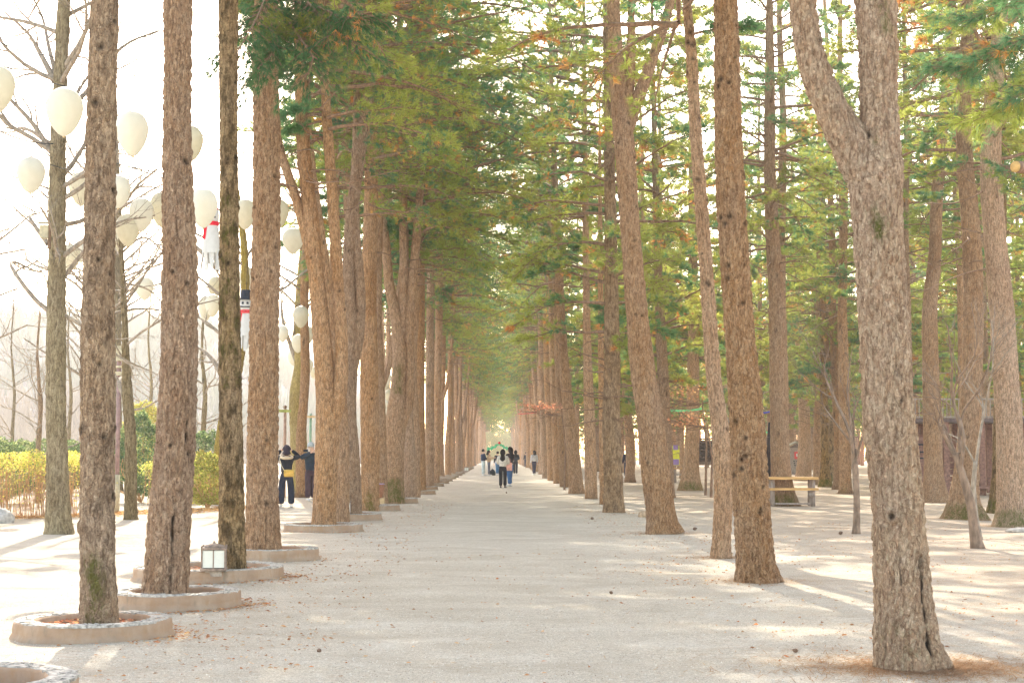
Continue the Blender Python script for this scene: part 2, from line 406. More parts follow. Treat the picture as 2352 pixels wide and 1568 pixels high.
def stem(mb, pts, sides, step, seed=0, flare=0.0, rough=.006, knots=(), scars=(), moss=(), base=False, wob=.02, plate=12.0, ztop=None, mi=0):
    """pts: list of (x,y,z,r) in the tree's own frame. knots: (z, angle, size); scars: (z0,z1,angle,width); moss: (z0,z1,angle,width,strength)"""
    L = sum((Vector(a[:3]) - Vector(b[:3])).length for a, b in zip(pts, pts[1:]))
    n = max(6, int(L / step))
    c = crspline(pts, n); rad = np.clip(c[:, 3], .004, None)
    z = c[:, 2]
    a = np.linspace(0, 2 * PI, sides, endpoint=False)
    A = np.broadcast_to(a[None, :], (n, sides)); Zz = np.broadcast_to(z[:, None], (n, sides))
    R = np.repeat(rad[:, None], sides, 1)
    ang = np.stack([np.cos(A) * 1.3 + seed * 3.1, np.sin(A) * 1.3, Zz * .9], -1)
    R = R * (1 + wob * 2.2 * vnoise(ang, seed) + wob * 1.2 * vnoise(ang * 2.3, seed + 5))
    if flare:
        lobes = .65 + .5 * vnoise(np.stack([np.cos(A) * 2.2, np.sin(A) * 2.2, A * 0 + seed * 1.7], -1), seed + 2) + .0
        R = R * (1 + flare * np.exp(-np.maximum(Zz, 0) / (.9 * rad[0] + .05)) * lobes)
    # world-like coords for plates
    col = np.zeros((n, sides, 3))
    kn = np.zeros((n, sides)); mo = np.zeros((n, sides)); dk = np.zeros((n, sides))
    def adiff(x): return (A - x + PI) % (2 * PI) - PI
    for (kz, ka, ks) in knots:
        d = np.sqrt(((Zz - kz) / ks) ** 2 + (adiff(ka) * rad[:, None] / ks) ** 2)
        kn += ks * .32 * np.exp(-((d - 0.85) ** 2) / .12) - ks * .35 * np.exp(-(d ** 2) / .25)
        dk = np.maximum(dk, .8 * np.clip(1.25 - d * 1.2, 0, 1))
    for (z0, z1, sa, sw) in scars:
        wz = vnoise(np.stack([Zz * 6, Zz * 0 + 3, Zz * 0], -1), seed + 8) * sw * .8
        d = np.abs(adiff(sa) * rad[:, None] + wz) / (sw * (1 + .6 * vnoise(np.stack([Zz * 15, A * 0, A * 0], -1), seed + 4)))
        m = np.clip(1.3 - d, 0, 1) * np.clip((Zz - z0) / .06, 0, 1) * np.clip((z1 - Zz) / .15, 0, 1)
        m = m * np.clip(.75 + vnoise(np.stack([Zz * 22, A * 6, A * 0], -1), seed + 6), 0, 1)
        dk = np.maximum(dk, m * .95); kn -= m * .018
    for (z0, z1, sa, sw, ms) in moss:
        m = np.exp(-(adiff(sa) / sw) ** 2) * np.clip((Zz - z0) / .1 + .5, 0, 1) * np.clip((z1 - Zz) / .2 + .5, 0, 1)
        mo = np.maximum(mo, m * ms)
    col[..., 0] = dk; col[..., 1] = mo; col[..., 2] = .5
    R = R + kn
    if rough:
        cx = c[:, 0][:, None] + np.cos(A) * R; cy = c[:, 1][:, None] + np.sin(A) * R
        pp = np.stack([cx * plate, cy * plate, Zz * plate * .42], -1) + seed * 2.3
        e = cells(pp, seed)
        R = R + rough * (np.clip(e * 3.0, 0, 1) - .6) * 1.6 + rough * .8 * vnoise(pp * 2.3, seed + 3)
    mb.tube(c[:, :3], R, sides, mi=mi, col=col.reshape(-1, 3), ref=(1, 0, 0))
    return c

# ------------------------------------------------------------------ crowns
def rot_about(v, ax, ang):
    ax = ax / np.linalg.norm(ax)
    return v * math.cos(ang) + np.cross(ax, v) * math.sin(ang) + ax * np.dot(ax, v) * (1 - math.cos(ang))

def needles(mb, pos, dr, colr, rng, K=11, ln=.13, wd=.012, mi=1, spread=.85):
    pos = np.repeat(pos, K, 0); d = np.repeat(dr, K, 0); cc = np.repeat(colr, K, 0)
    n = len(pos)
    d = d + rng.normal(0, spread * .6, (n, 3)); d /= np.linalg.norm(d, axis=1)[:, None]
    L = (ln * rng.uniform(.7, 1.2, n))[:, None]
    s = np.cross(d, rng.normal(0, 1, (n, 3))); s /= np.linalg.norm(s, axis=1)[:, None] + 1e-9
    s *= wd / 2
    v = np.stack([pos - s, pos + s, pos + d * L + np.array((0, 0, -.015))], 1).reshape(-1, 3)
    f = np.arange(3 * n).reshape(-1, 3)
    cc = np.clip(cc * rng.uniform(.8, 1.2, (n, 1)), 0, .9)
    mb.add(v, f, mi, np.repeat(cc, 3, 0))

GREEN = np.array([(.13, .25, .13), (.11, .24, .16), (.19, .29, .11), (.30, .36, .11)])  # last tone stands for sunlit needles, painted into the colour
ORNG = np.array([(.50, .27, .10), (.58, .36, .14), (.42, .22, .11)])
def limb(mb, T, p0, d0, L, rng, r0=.035, droop=.10, up=.18, clump=.0, tw=1.0, bare=.3, dens=1.0):
    """one bough: curved axis, side twigs, needle tufts collected in T"""
    n = 9; pts = [np.array(p0, float)]; d = np.array(d0, float); d[2] += up; d /= np.linalg.norm(d)
    for k in range(n):
        d = d + rng.normal(0, .09, 3) + np.array((0, 0, -droop * (k / n) + (.05 if k > 6 else 0)))
        d /= np.linalg.norm(d); pts.append(pts[-1] + d * L / n)
    pts = np.array(pts)
    mb.tube(pts, np.linspace(r0, .006, n + 1), 5, cap=False, col=(0, 0, .3))
    ccol = rng.random()
    for k in range(1, n + 1):
        f = k / n
        if f < bare: 
            continue
        t = pts[k] - pts[k - 1]; t /= np.linalg.norm(t)
        side = np.cross(t, (0, 0, 1)); side /= np.linalg.norm(side) + 1e-9
        for s in (-1, 1):
            for rep in range(2 if rng.random() < .55 * dens else 1):
                if rng.random() > .95 * dens: continue
                a = rng.uniform(.5, 1.15)
                td = t * math.cos(a) + side * s * math.sin(a) + np.array((0, 0, rng.uniform(-.12, .28)))
                td /= np.linalg.norm(td)
                tl = tw * L * .34 * (1.15 - f * .75) * rng.uniform(.6, 1.15)
                q0 = pts[k] - t * rng.random() * L / n
                m = 4; tp = [q0]; dd = td.copy()
                for z in range(m):
                    dd = dd + rng.normal(0, .12, 3) + np.array((0, 0, .03)); dd /= np.linalg.norm(dd)
                    tp.append(tp[-1] + dd * tl / m)
                    if z >= 1:
                        for _ in range(2 if rng.random() < .5 else 1):
                            T.append((tp[-1] + rng.normal(0, .03, 3) - dd * tl / m * rng.random() * .7, dd + np.array((0, 0, .25)) + rng.normal(0, .25, 3), ccol))
                T.append((tp[-1], dd + np.array((0, 0, .2)), ccol))
                mb.tube(np.array(tp), np.linspace(.009, .004, m + 1), 3, cap=False, col=(0, 0, .3))
        T.append((pts[k], t + np.array((0, 0, .4)), ccol))

def finish_needles(mb, T, rng, K=11, ln=.13, wd=.013, orange=.12, yellow=.15, spread=.85, shade=1.0, mi=1, ythr=.1):
    pos = np.array([a[0] for a in T]); dr = np.array([a[1] for a in T]); cc = np.array([a[2] for a in T])
    dr /= np.linalg.norm(dr, axis=1)[:, None]
    n = len(pos)
    base = GREEN[0] * (1 - cc[:, None]) + GREEN[1] * cc[:, None]
    v = vnoise(pos * 1.1 + 3, 21); v2 = vnoise(pos * 1.6 + 31, 5)
    yl = np.clip((v - ythr) * 2.4 + rng.normal(0, .45, n), 0, 1)[:, None] * (yellow * 4)  # noise patches of yellow-green paint the look of sunlit tufts
    base = base * (1 - np.clip(yl, 0, 1)) + GREEN[3] * np.clip(yl, 0, 1)
    org = (v2 + rng.normal(0, .25, n)) > (1 - orange * 4)
    base[org] = ORNG[rng.integers(0, 3, org.sum())]
    pos = pos - np.where(org, .08, 0)[:, None] * np.array((0, 0, 1))
    needles(mb, pos, dr, base * shade, rng, K, ln, wd, mi, spread)

def crown(seed, z0, z1, Lmax, nb=4, step=.45, K=11, wd=.013, ln=.13, orange=.12, yellow=.15, lean=0.0, dens=1.0, dead=0, name='crown', shade=1.0, ythr=.1):
    rng = np.random.default_rng(seed); mb = MB(); T = []
    z = z0
    while z < z1:
        f = (z - z0) / (z1 - z0)
        a0 = rng.random() * 2 * PI
        m = nb if f > .12 else max(2, nb - 1)
        for k in range(m):
            a = a0 + 2 * PI * k / m + rng.normal(0, .35)
            L = Lmax * (min(1, .72 + f * 1.4) if f < .2 else (1 - ((f - .2) / .8) ** 1.5 * .72)) * rng.uniform(.65, 1.12)
            L *= 1 + lean * math.cos(a)
            limb(mb, T, (math.cos(a) * .06, math.sin(a) * .06, z + rng.normal(0, .12)), (math.cos(a), math.sin(a), 0), L, rng,
                 r0=.018 + .01 * L, up=.05 + .4 * f + rng.normal(0, .1), droop=.16 * (1 - f), bare=.28, dens=dens)
        z += step * rng.uniform(.8, 1.25) * (1 + 1.1 * max(0, f - .25))
    for k in range(dead):           # dead leafless limbs below the live crown
        a = rng.random() * 2 * PI; zz = z0 - rng.random() * 2.2; L = rng.uniform(.5, 1.8)
        p = [np.array((math.cos(a) * .1, math.sin(a) * .1, zz))]; d = np.array((math.cos(a), math.sin(a), rng.uniform(-.1, .35)))
        for q in range(6):
            d = d + rng.normal(0, .18, 3); d /= np.linalg.norm(d); p.append(p[-1] + d * L / 6)
            if q > 1:
                e = d + rng.normal(0, .6, 3); e /= np.linalg.norm(e)
                mb.tube(np.array([p[-1], p[-1] + e * L * .12, p[-1] + e * L * .25 + rng.normal(0, .03, 3)]), [.006, .004, .002], 3, cap=False, col=(0, 0, .3))
        mb.tube(np.array(p), np.linspace(.02, .005, 7), 4, cap=False, col=(0, 0, .3))
    finish_needles(mb, T, rng, K, ln, wd, orange, yellow, shade=shade, ythr=ythr)
    return mb.build(name, [M['limb'], M['needle']], smooth=True, mesh_only=True)

CROWN = {}
for k in range(4):
    CROWN['row%d' % k] = crown(100 + k, 8.3 - .3 * (k % 2), 20.0, 3.2, nb=4, step=.56, dead=8, orange=.05, yellow=.42, lean=.5, wd=.013, ln=.15, K=15, shade=1.12, ythr=-.05)
for k in range(4):
    CROWN['wood%d' % k] = crown(200 + k, 3.6 + .55 * k, 16.5, 2.9, nb=4, step=.58, dead=18, orange=.08, yellow=.7, wd=.015, ln=.16, K=14, shade=1.25, ythr=-.3)
    CROWN['high%d' % k] = crown(230 + k, 7.4 + .5 * k, 18.5, 3.0, nb=4, step=.6, dead=12, orange=.05, yellow=.65, wd=.014, ln=.15, K=14, shade=1.2, ythr=-.2)

CROWN['clean'] = crown(150, 8.2, 19.0, 3.1, nb=3, step=.60, dead=0, orange=.06, yellow=.5, lean=.5, wd=.014, ln=.15, K=13, shade=1.25, ythr=-.1)
# generic trunks
def gen_trunk(seed, H=19.5, r=.16, fork=None, sides=14):
    rng = np.random.default_rng(seed); mb = MB()
    l = rng.normal(0, .25, 2)
    pts = []
    for f in (0, .08, .2, .35, .5, .65, .8, 1):
        pts.append((l[0] * f + rng.normal(0, .035) * (f > 0), l[1] * f + rng.normal(0, .035) * (f > 0), H * f, r * (1.12 - f * .75)))
    kn = [(rng.uniform(1, 9), rng.random() * 2 * PI, rng.uniform(.03, .05)) for _ in range(26)]
    c = stem(mb, pts, sides, .22, seed, flare=.55, rough=.008, knots=kn, moss=[(-.2, .5, rng.random() * 6, .9, .7)])
    if fork:
        for s in (-1, 1)[:fork]:
            zf = rng.uniform(3.5, 6); k = np.argmin(abs(c[:, 2] - zf)); p = c[k]
            a = rng.random() * 6.28
            q = [(p[0], p[1], p[2] - .3, r * .5), (p[0] + math.cos(a) * .35, p[1] + math.sin(a) * .35, p[2] + .7, r * .62),
                 (p[0] + math.cos(a) * .6, p[1] + math.sin(a) * .6, p[2] + 2.5, r * .5), (p[0] + math.cos(a) * .9, p[1] + math.sin(a) * .9, p[2] + 6, r * .35), (p[0] + math.cos(a), p[1] + math.sin(a), p[2] + 10, r * .15)]
            stem(mb, q, 10, .3, seed + 9, rough=.005)
    return mb.build('trunk', [M['pine']], mesh_only=True)
TRUNK = [gen_trunk(31 + k, fork=(0, 0, 0, 1, 0, 2)[k]) for k in range(6)]

BASES = []
def generic_pine(x, y, label, group, kind='row', sc=1.0, rsc=1.0, name='pine_tree'):
    if x > 0 and y < 70: BASES.append((x, y * YS, .2))
    t = thing(name, label, 'pine tree', (x, y * YS, -.03), rnd.random() * 2 * PI, group)
    inst('trunk', rnd.choice(TRUNK), t, sc=(sc * rsc, sc * rsc, sc))
    inst('crown', CROWN['%s%d' % (kind, rnd.randrange(4))], t, rz=(rnd.random() * 2 * PI if kind != 'row' else (0 if x < 0 else PI) + rnd.uniform(-.7, .7) - t.rotation_euler.z), sc=sc)
    return t

def placed_pine(D, stems, label, mat='pine', crowns=(), name='pine_tree', sides=28, step=.05, flare=.12, seed=1, top=16.0, group=None,
                knots=0, moss=(), scars=(), rough=.008, base_y=None, plate=12, wob=.02, extra=None, kn_list=()):
    """stems: list of measured outlines [(x,y,width)...] taken to depth D.  first stem starts on the ground"""
    rng = np.random.default_rng(seed)
    b = stems[0][0]; g = P(b[0], b[1], D)
    org = Vector((g.x, D * YS, -.04))
    t = thing(name, label, 'pine tree' if 'pine' in name else 'tree', org, 0, group)
    if org.x > 0: BASES.append((org.x, org.y, b[2] / 2 * D / F))
    mb = MB(); tops = []
    for si, st in enumerate(stems):
        pts = []
        for k, (x, y, w_) in enumerate(st):
            p = P(x, y, D + (0 if si == 0 else 0)); r = w_ / 2 * (D / F) * 1.0
            pts.append([p.x - org.x, p.y - org.y, p.z - org.z, r])
        if si == 0:
            pts[0][2] = 0.0
        # extend above the frame
        a = np.array(pts[-1]); c = np.array(pts[-2]); dirv = (a[:3] - c[:3]) / max(1e-6, np.linalg.norm(a[:3] - c[:3]))
        if top and a[2] < top - .5:
            dz = top - a[2]
            slope = dirv[:2] / max(.3, dirv[2]); 
            for f in (.3, .65, 1.0):
                pts.append([a[0] + slope[0] * dz * f * (1 - .45 * f), a[1] + slope[1] * dz * f * (1 - .45 * f), a[2] + dz * f, a[3] * (1 - .78 * f)])
        zz = [p[2] for p in pts]
        kn = [(rng.uniform(.8, min(zz[-1], 9)), rng.uniform(PI, 2 * PI) if rng.random() < .7 else rng.random() * 6.28, rng.uniform(.026, .05)) for _ in range(int(knots * 1.7))]
        stem(mb, pts, sides if si == 0 else max(10, int(sides * .75)), step if D < 30 else .12, seed * 7 + si, flare=flare if si == 0 else 0, rough=rough,
             knots=kn + list(kn_list), moss=moss if si == 0 else (), scars=scars if si == 0 else (), plate=plate, wob=wob)
        tops.append(pts)
    o = mb.build('trunk', [M[mat]], t)
    for (key, si, z, rz, sc, *up) in crowns:
        p = np.array(tops[si]); x = np.interp(z, p[:, 2], p[:, 0]); y = np.interp(z, p[:, 2], p[:, 1])
        inst('crown', CROWN[key], t, (x, y, up[0] if up else 0), rz, sc)
    return t
# ------------------------------------------------------------------ the left row
fr = -PI / 2     # angle that faces the camera (ref = +X, ring runs towards +Y or -Y)
placed_pine(9.2, [[(227, 1470, 88), (226, 1400, 84), (224, 1250, 78), (224, 1100, 76), (225, 800, 74), (228, 600, 71), (231, 400, 68), (235, 200, 64), (241, 0, 62)]],
    'brown blotched pine trunk in the nearest whole round planter at left', 'brown', [('clean', 0, 9, 0.05, 1.0)], sides=110, step=.018, seed=2, flare=.06,
    moss=[(.0, .75, PI / 2, .8, .9), (.0, .75, -PI / 2, .8, .9)], knots=14, rough=.007, plate=22)
placed_pine(11.0, [[(378, 1390, 108), (381, 1350, 102), (389, 1200, 93), (404, 1000, 88), (411, 800, 83), (412, 600, 78), (408, 400, 68), (408, 250, 64), (409, 0, 66)]],
    'leaning grey brown pine trunk with a black resin streak at its foot', 'pine', [('clean', 0, 9, -0.10, 1.0)], sides=110, step=.018, seed=3, flare=.08,
    scars=[(.0, 1.05, -1.15, .017), (1.5, 1.95, -.8, .012), (.05, .6, -2.5, .008)], knots=8, rough=.011, plate=20)
placed_pine(13.0, [[(535, 1345, 66), (534, 1300, 62), (531, 1150, 57), (531, 1000, 53), (528, 800, 52), (527, 600, 46), (526, 400, 42), (525, 200, 42), (524, 0, 43)]],
    'dark slender pine trunk covered in moss beside the glass lantern', 'mossy', [('clean', 0, 9, -0.39, .95)], sides=90, step=.022, seed=4, flare=.06,
    moss=[(2.2, 4.5, PI / 2, 1.5, .55), (2.2, 4.5, -PI / 2, 1.5, .55)], knots=12, rough=.007, plate=24)
placed_pine(15.8, [[(604, 1285, 88), (604, 1240, 80), (602, 1100, 72), (604, 950, 69), (608, 750, 66), (612, 500, 62), (613, 300, 61), (610, 150, 60), (608, 0, 58)]],
    'straight reddish pine trunk at the right of the four nearest left pines', 'pine', [('clean', 0, 10, 0.31, 1.0)], sides=90, step=.022, seed=5, flare=.1,
    scars=[(.05, .7, -1.2, .010)], knots=14, rough=.012, plate=18)
placed_pine(21.5, [[(743, 1218, 56), (744, 1190, 54), (748, 1100, 52), (752, 1000, 55), (748, 900, 46), (738, 760, 42), (726, 620, 36), (712, 480, 34), (700, 380, 32), (692, 230, 28), (686, 0, 22)],
                   [(757, 1000, 30), (770, 950, 34), (782, 880, 33), (784, 800, 30), (778, 680, 27), (768, 520, 26), (760, 400, 24), (750, 250, 22), (746, 150, 20), (738, 0, 18)],
                   [(735, 760, 18), (728, 690, 24), (712, 580, 25), (690, 490, 23), (668, 420, 22), (648, 360, 20), (625, 260, 16)]],
    'pine forking low into leaning stems behind the fifth planter', 'pine', [('row0', 0, 9, 0.03, 1.05), ('row1', 1, 9, 0.48, .95)], sides=40, step=.05, seed=6, knots=9, rough=.008, top=18)
placed_pine(25.0, [[(803, 1192, 54), (804, 1150, 52), (800, 1050, 51), (795, 950, 47), (802, 840, 40), (806, 760, 36), (802, 650, 30), (803, 560, 28), (822, 380, 28), (845, 230, 26), (852, 100, 22), (842, 0, 20)],
                   [(798, 900, 26), (822, 780, 26), (828, 680, 24), (820, 580, 22), (815, 450, 19), (818, 300, 17)]],
    'twin stemmed pine beside the second lantern in the left row', 'pine', [('row2', 0, 9, 0.00, 1.1)], sides=36, step=.06, seed=7, knots=8, top=19)
placed_pine(29.0, [[(850, 1178, 46), (850, 1150, 43), (850, 1000, 44), (848, 850, 41), (847, 700, 36), (850, 560, 34), (853, 400, 30), (852, 200, 25), (850, 0, 22)],
                   [(853, 200, 16), (864, 120, 17), (880, 50, 17), (897, -20, 16), (910, -120, 14)]],
    'tall straight pine trunk rising behind the clay pot', 'pine', [('row3', 0, 10, -0.47, 1.15)], sides=36, step=.06, seed=8, knots=9, top=20,
    moss=[(0, .6, fr, .8, .9), (0, .6, -fr, .8, .9)])
placed_pine(33.5, [[(905, 1155, 50), (905, 1125, 46), (905, 1050, 45), (909, 970, 46), (916, 880, 36), (918, 800, 34), (912, 740, 30), (895, 660, 24), (886, 560, 20), (876, 470, 18), (870, 380, 16)],
                   [(918, 830, 20), (926, 740, 22), (928, 600, 22), (926, 450, 19), (922, 300, 16)],
                   [(918, 990, 20), (938, 930, 22), (942, 850, 23), (940, 740, 22), (952, 600, 21), (962, 480, 18), (972, 330, 16)]],
    'mossy footed pine splitting into three upright stems in the left row', 'pine', [('row0', 1, 10, -0.15, 1.1), ('row1', 2, 11, -0.19, 1.0)], sides=32, step=.08, seed=9, knots=6, top=19,
    moss=[(0, .8, fr, 2.5, 1.0), (0, .8, -fr, 2.5, 1.0), (3.2, 4.2, fr, 1, .9)])
placed_pine(23.5, [[(782, 1198, 40), (784, 1100, 36), (783, 960, 33), (768, 800, 29), (746, 620, 27), (724, 470, 25), (708, 330, 23), (700, 220, 20)]],
    'orange barked pine leaning left between the low forked pine and the twin stemmed pine', 'pine', [('clean', 0, 10, .4, 1.0, 1.5)], sides=30, step=.07, seed=17, knots=9, top=18)
placed_pine(31.5, [[(877, 1165, 28), (876, 1050, 26), (872, 900, 25), (866, 700, 23), (870, 500, 21), (880, 330, 18)]],
    'slim pine standing just before the three stemmed mossy pine', 'pine', [('clean', 0, 10, .2, 1.0, 1.5)], sides=26, step=.08, seed=18, knots=9, top=18)
placed_pine(38.5, [[(955, 1140, 22), (954, 1000, 21), (948, 850, 20), (957, 640, 18), (968, 440, 15), (976, 330, 13)]],
    'narrow pine leaning right between two slim pines of the left row', 'pine', [('row1', 0, 10, .3, 1.0)], sides=24, step=.1, seed=19, knots=9, top=18)
for k, (D, st, lb) in enumerate([
    (36.5, [(943, 1148, 30), (941, 1050, 27), (938, 950, 24), (936, 800, 18), (930, 600, 15)], 'dark pine trunk tucked close behind the three stemmed mossy pine'),
    (41.0, [(966, 1133, 26), (965, 1000, 22), (965, 850, 21), (966, 700, 20), (967, 560, 19), (974, 420, 16), (978, 300, 13)], 'slim pine trunk third beyond the three stemmed mossy pine'),
    (46.0, [(986, 1120, 22), (987, 950, 20), (988, 750, 18), (990, 600, 17), (992, 450, 14)], 'slim upright pine fourth beyond the three stemmed mossy pine'),
    (51.0, [(1001, 1112, 17), (1004, 950, 17), (1008, 750, 17), (1009, 600, 16), (1010, 480, 13)], 'reddish pine trunk fifth beyond the three stemmed mossy pine')]):
    placed_pine(D, [st], lb, 'pine', [('row%d' % k, 0, 10, k * .3 - .4, 1.1)], sides=24, seed=20 + k, knots=10, top=20, step=.1)
# ------------------------------------------------------------------ the right row
t_r1 = placed_pine(7.85, [[(2093, 1545, 152), (2083, 1490, 140), (2076, 1400, 128), (2066, 1250, 118), (2058, 1120, 112), (2044, 1000, 116), (2033, 800, 113), (2021, 600, 113), (2013, 480, 117), (2010, 410, 125), (2018, 330, 100), (2017, 200, 86), (2016, 80, 92), (2011, 0, 96), (2008, -120, 88)],
                   [(2005, 470, 78), (1990, 405, 94), (1962, 350, 94), (1930, 290, 84), (1897, 225, 74), (1869, 150, 68), (1853, 80, 63), (1842, 0, 62), (1832, -100, 58)]],
    'big forked pine with flaky bark, nearest on the right', 'giant', [('clean', 0, 9, 2.72, 1.0), ('clean', 1, 8, 3.63, .9)], sides=150, step=.015, seed=11, flare=.24,
    moss=[(0, .4, fr, 3, .38), (2.93, 3.2, -1.75, .5, 1.0), (4.4, 4.9, -1.4, .55, .9), (3.6, 3.75, -1.9, .2, .9)], knots=8, rough=.009, plate=20,
    scars=[(.05, .85, -1.0, .016), (.6, .85, -1.05, .035), (.5, .95, -1.85, .006), (1.95, 2.12, -1.3, .02)])
placed_pine(13.1, [[(1741, 1345, 98), (1738, 1310, 88), (1730, 1200, 82), (1717, 1000, 80), (1702, 800, 68), (1688, 600, 66), (1676, 400, 64), (1671, 200, 59), (1666, 0, 54)]],
    'tall reddish brown pine with dark knots, left of the big forked pine', 'pine', [('clean', 0, 9, 2.95, 1.0)], sides=100, step=.02, seed=12, knots=34, rough=.011, plate=24, flare=.3)
placed_pine(15.8, [[(1656, 1290, 44), (1657, 1250, 42), (1662, 1130, 44), (1655, 1000, 40), (1638, 850, 34), (1628, 700, 32), (1613, 500, 30), (1598, 300, 27), (1586, 100, 24), (1577, 0, 21)]],
    'thin crooked grey pine trunk between two thicker right row pines', 'pine', [('clean', 0, 9, 2.71, .9)], sides=60, step=.03, seed=13, knots=16, rough=.008, plate=20, flare=.25)
placed_pine(20.9, [[(1527, 1234, 78), (1523, 1210, 70), (1509, 1100, 67), (1494, 970, 61), (1476, 850, 56), (1462, 700, 49), (1446, 500, 44), (1434, 330, 46), (1425, 240, 44), (1414, 120, 34), (1408, 0, 28)],
                   [(1436, 290, 26), (1445, 200, 24), (1450, 110, 21), (1450, 50, 16)],
                   [(1438, 320, 24), (1456, 250, 30), (1483, 180, 27), (1508, 110, 24), (1528, 50, 21), (1545, -20, 19)]],
    'leaning grey pine forking high into three stems in the right row', 'pine', [('clean', 0, 10, 3.4, 1.0, 3.2), ('clean', 2, 10, 2.8, .9, 3.6)], sides=64, step=.04, seed=14, knots=18, rough=.01, plate=18, flare=.3, top=18)
placed_pine(28.6, [[(1411, 1185, 50), (1410, 1150, 46), (1407, 1050, 42), (1404, 950, 40), (1406, 850, 37), (1404, 700, 34), (1402, 500, 28), (1398, 300, 24)]],
    'yellow brown mossy pine trunk, fifth in the right row', 'brown', [('wood1', 0, 9, .9, 1.1)], sides=36, step=.06, seed=15, knots=8, top=18)
placed_pine(33.0, [[(1386, 1168, 17), (1385, 1100, 16), (1383, 950, 15), (1381, 850, 14), (1379, 600, 12)]],
    'thin grey trunk hugging the left side of the yellow brown mossy pine', 'pine', [], sides=20, seed=16, knots=4, top=12)
for k, (D, st, lb) in enumerate([
    (37, [(1358, 1150, 28), (1355, 1000, 26), (1351, 880, 22), (1348, 760, 18), (1345, 500, 15)], 'narrow pine trunk sixth in the right row'),
    (41.5, [(1325, 1140, 36), (1320, 1080, 32), (1308, 960, 28), (1297, 860, 24), (1289, 740, 20), (1283, 600, 19), (1276, 450, 15)], 'leaning grey pine trunk seventh in the right row'),
    (50, [(1296, 1122, 20), (1290, 1000, 18), (1283, 850, 17), (1278, 700, 15)], 'pine trunk eighth in the right row, orange at the foot'),
    (56, [(1280, 1112, 18), (1276, 1000, 17), (1270, 850, 16), (1266, 700, 14)], 'pine trunk ninth in the right row'),
    (62, [(1266, 1106, 16), (1261, 980, 15), (1256, 850, 14), (1252, 700, 12)], 'pine trunk tenth in the right row'),
    (68, [(1252, 1100, 14), (1247, 980, 13), (1243, 850, 12), (1240, 700, 10)], 'pine trunk eleventh in the right row')]):
    placed_pine(D, [st], lb, 'pine', [('row%d' % (k % 4), 0, 10, PI + k * .2 - .5, 1.12)], sides=24, seed=40 + k, knots=8, top=20, step=.1)
# generic rows to the far end
y = 56.0
while y < 300:
    generic_pine(-3.25 + rnd.uniform(-.2, .2) + (-.6 if rnd.random() < .15 else 0), y, 'slim pine among the crowded far trunks of the left row', 'far pines of the left row', sc=rnd.uniform(.95, 1.1), rsc=rnd.uniform(.95, 1.35))
    y += rnd.uniform(3.0, 4.2) * (1 if y < 150 else 1.4)
y = 74.0
while y < 300:
    generic_pine(3.15 + rnd.uniform(-.2, .25), y, 'slim pine among the crowded far trunks of the right row', 'far pines of the right row', sc=rnd.uniform(.95, 1.1), rsc=rnd.uniform(.95, 1.35))
    y += rnd.uniform(3.0, 4.2) * (1 if y < 150 else 1.4)
for (x, y) in ((-6, 322), (-2.2, 330), (1.8, 322), (5.5, 332)): generic_pine(x, y, 'pine closing the far end of the avenue', 'pines closing the avenue', 'wood', 1.35, 1.0)
# pines off frame: only their shade and boughs reach the picture
for (x, y) in ((-3.4, 6.6), (3.9, 4.2), (-3.6, 3.6)):
    pass
# a second, outer line of pines behind the left row (seen between its trunks)
for (x, y) in ((-3.9, 27), (-4.3, 31.5), (-3.8, 35.5), (-4.4, 39), (-3.9, 43.5), (-4.2, 49), (-3.8, 54), (-6.6, 38), (-7.4, 52), (-6.4, 64), (-7.6, 80), (-6.8, 98)):
    generic_pine(x, y, 'pine standing behind the left row beside the plaza', 'pines behind the left row', sc=rnd.uniform(.9, 1.05))

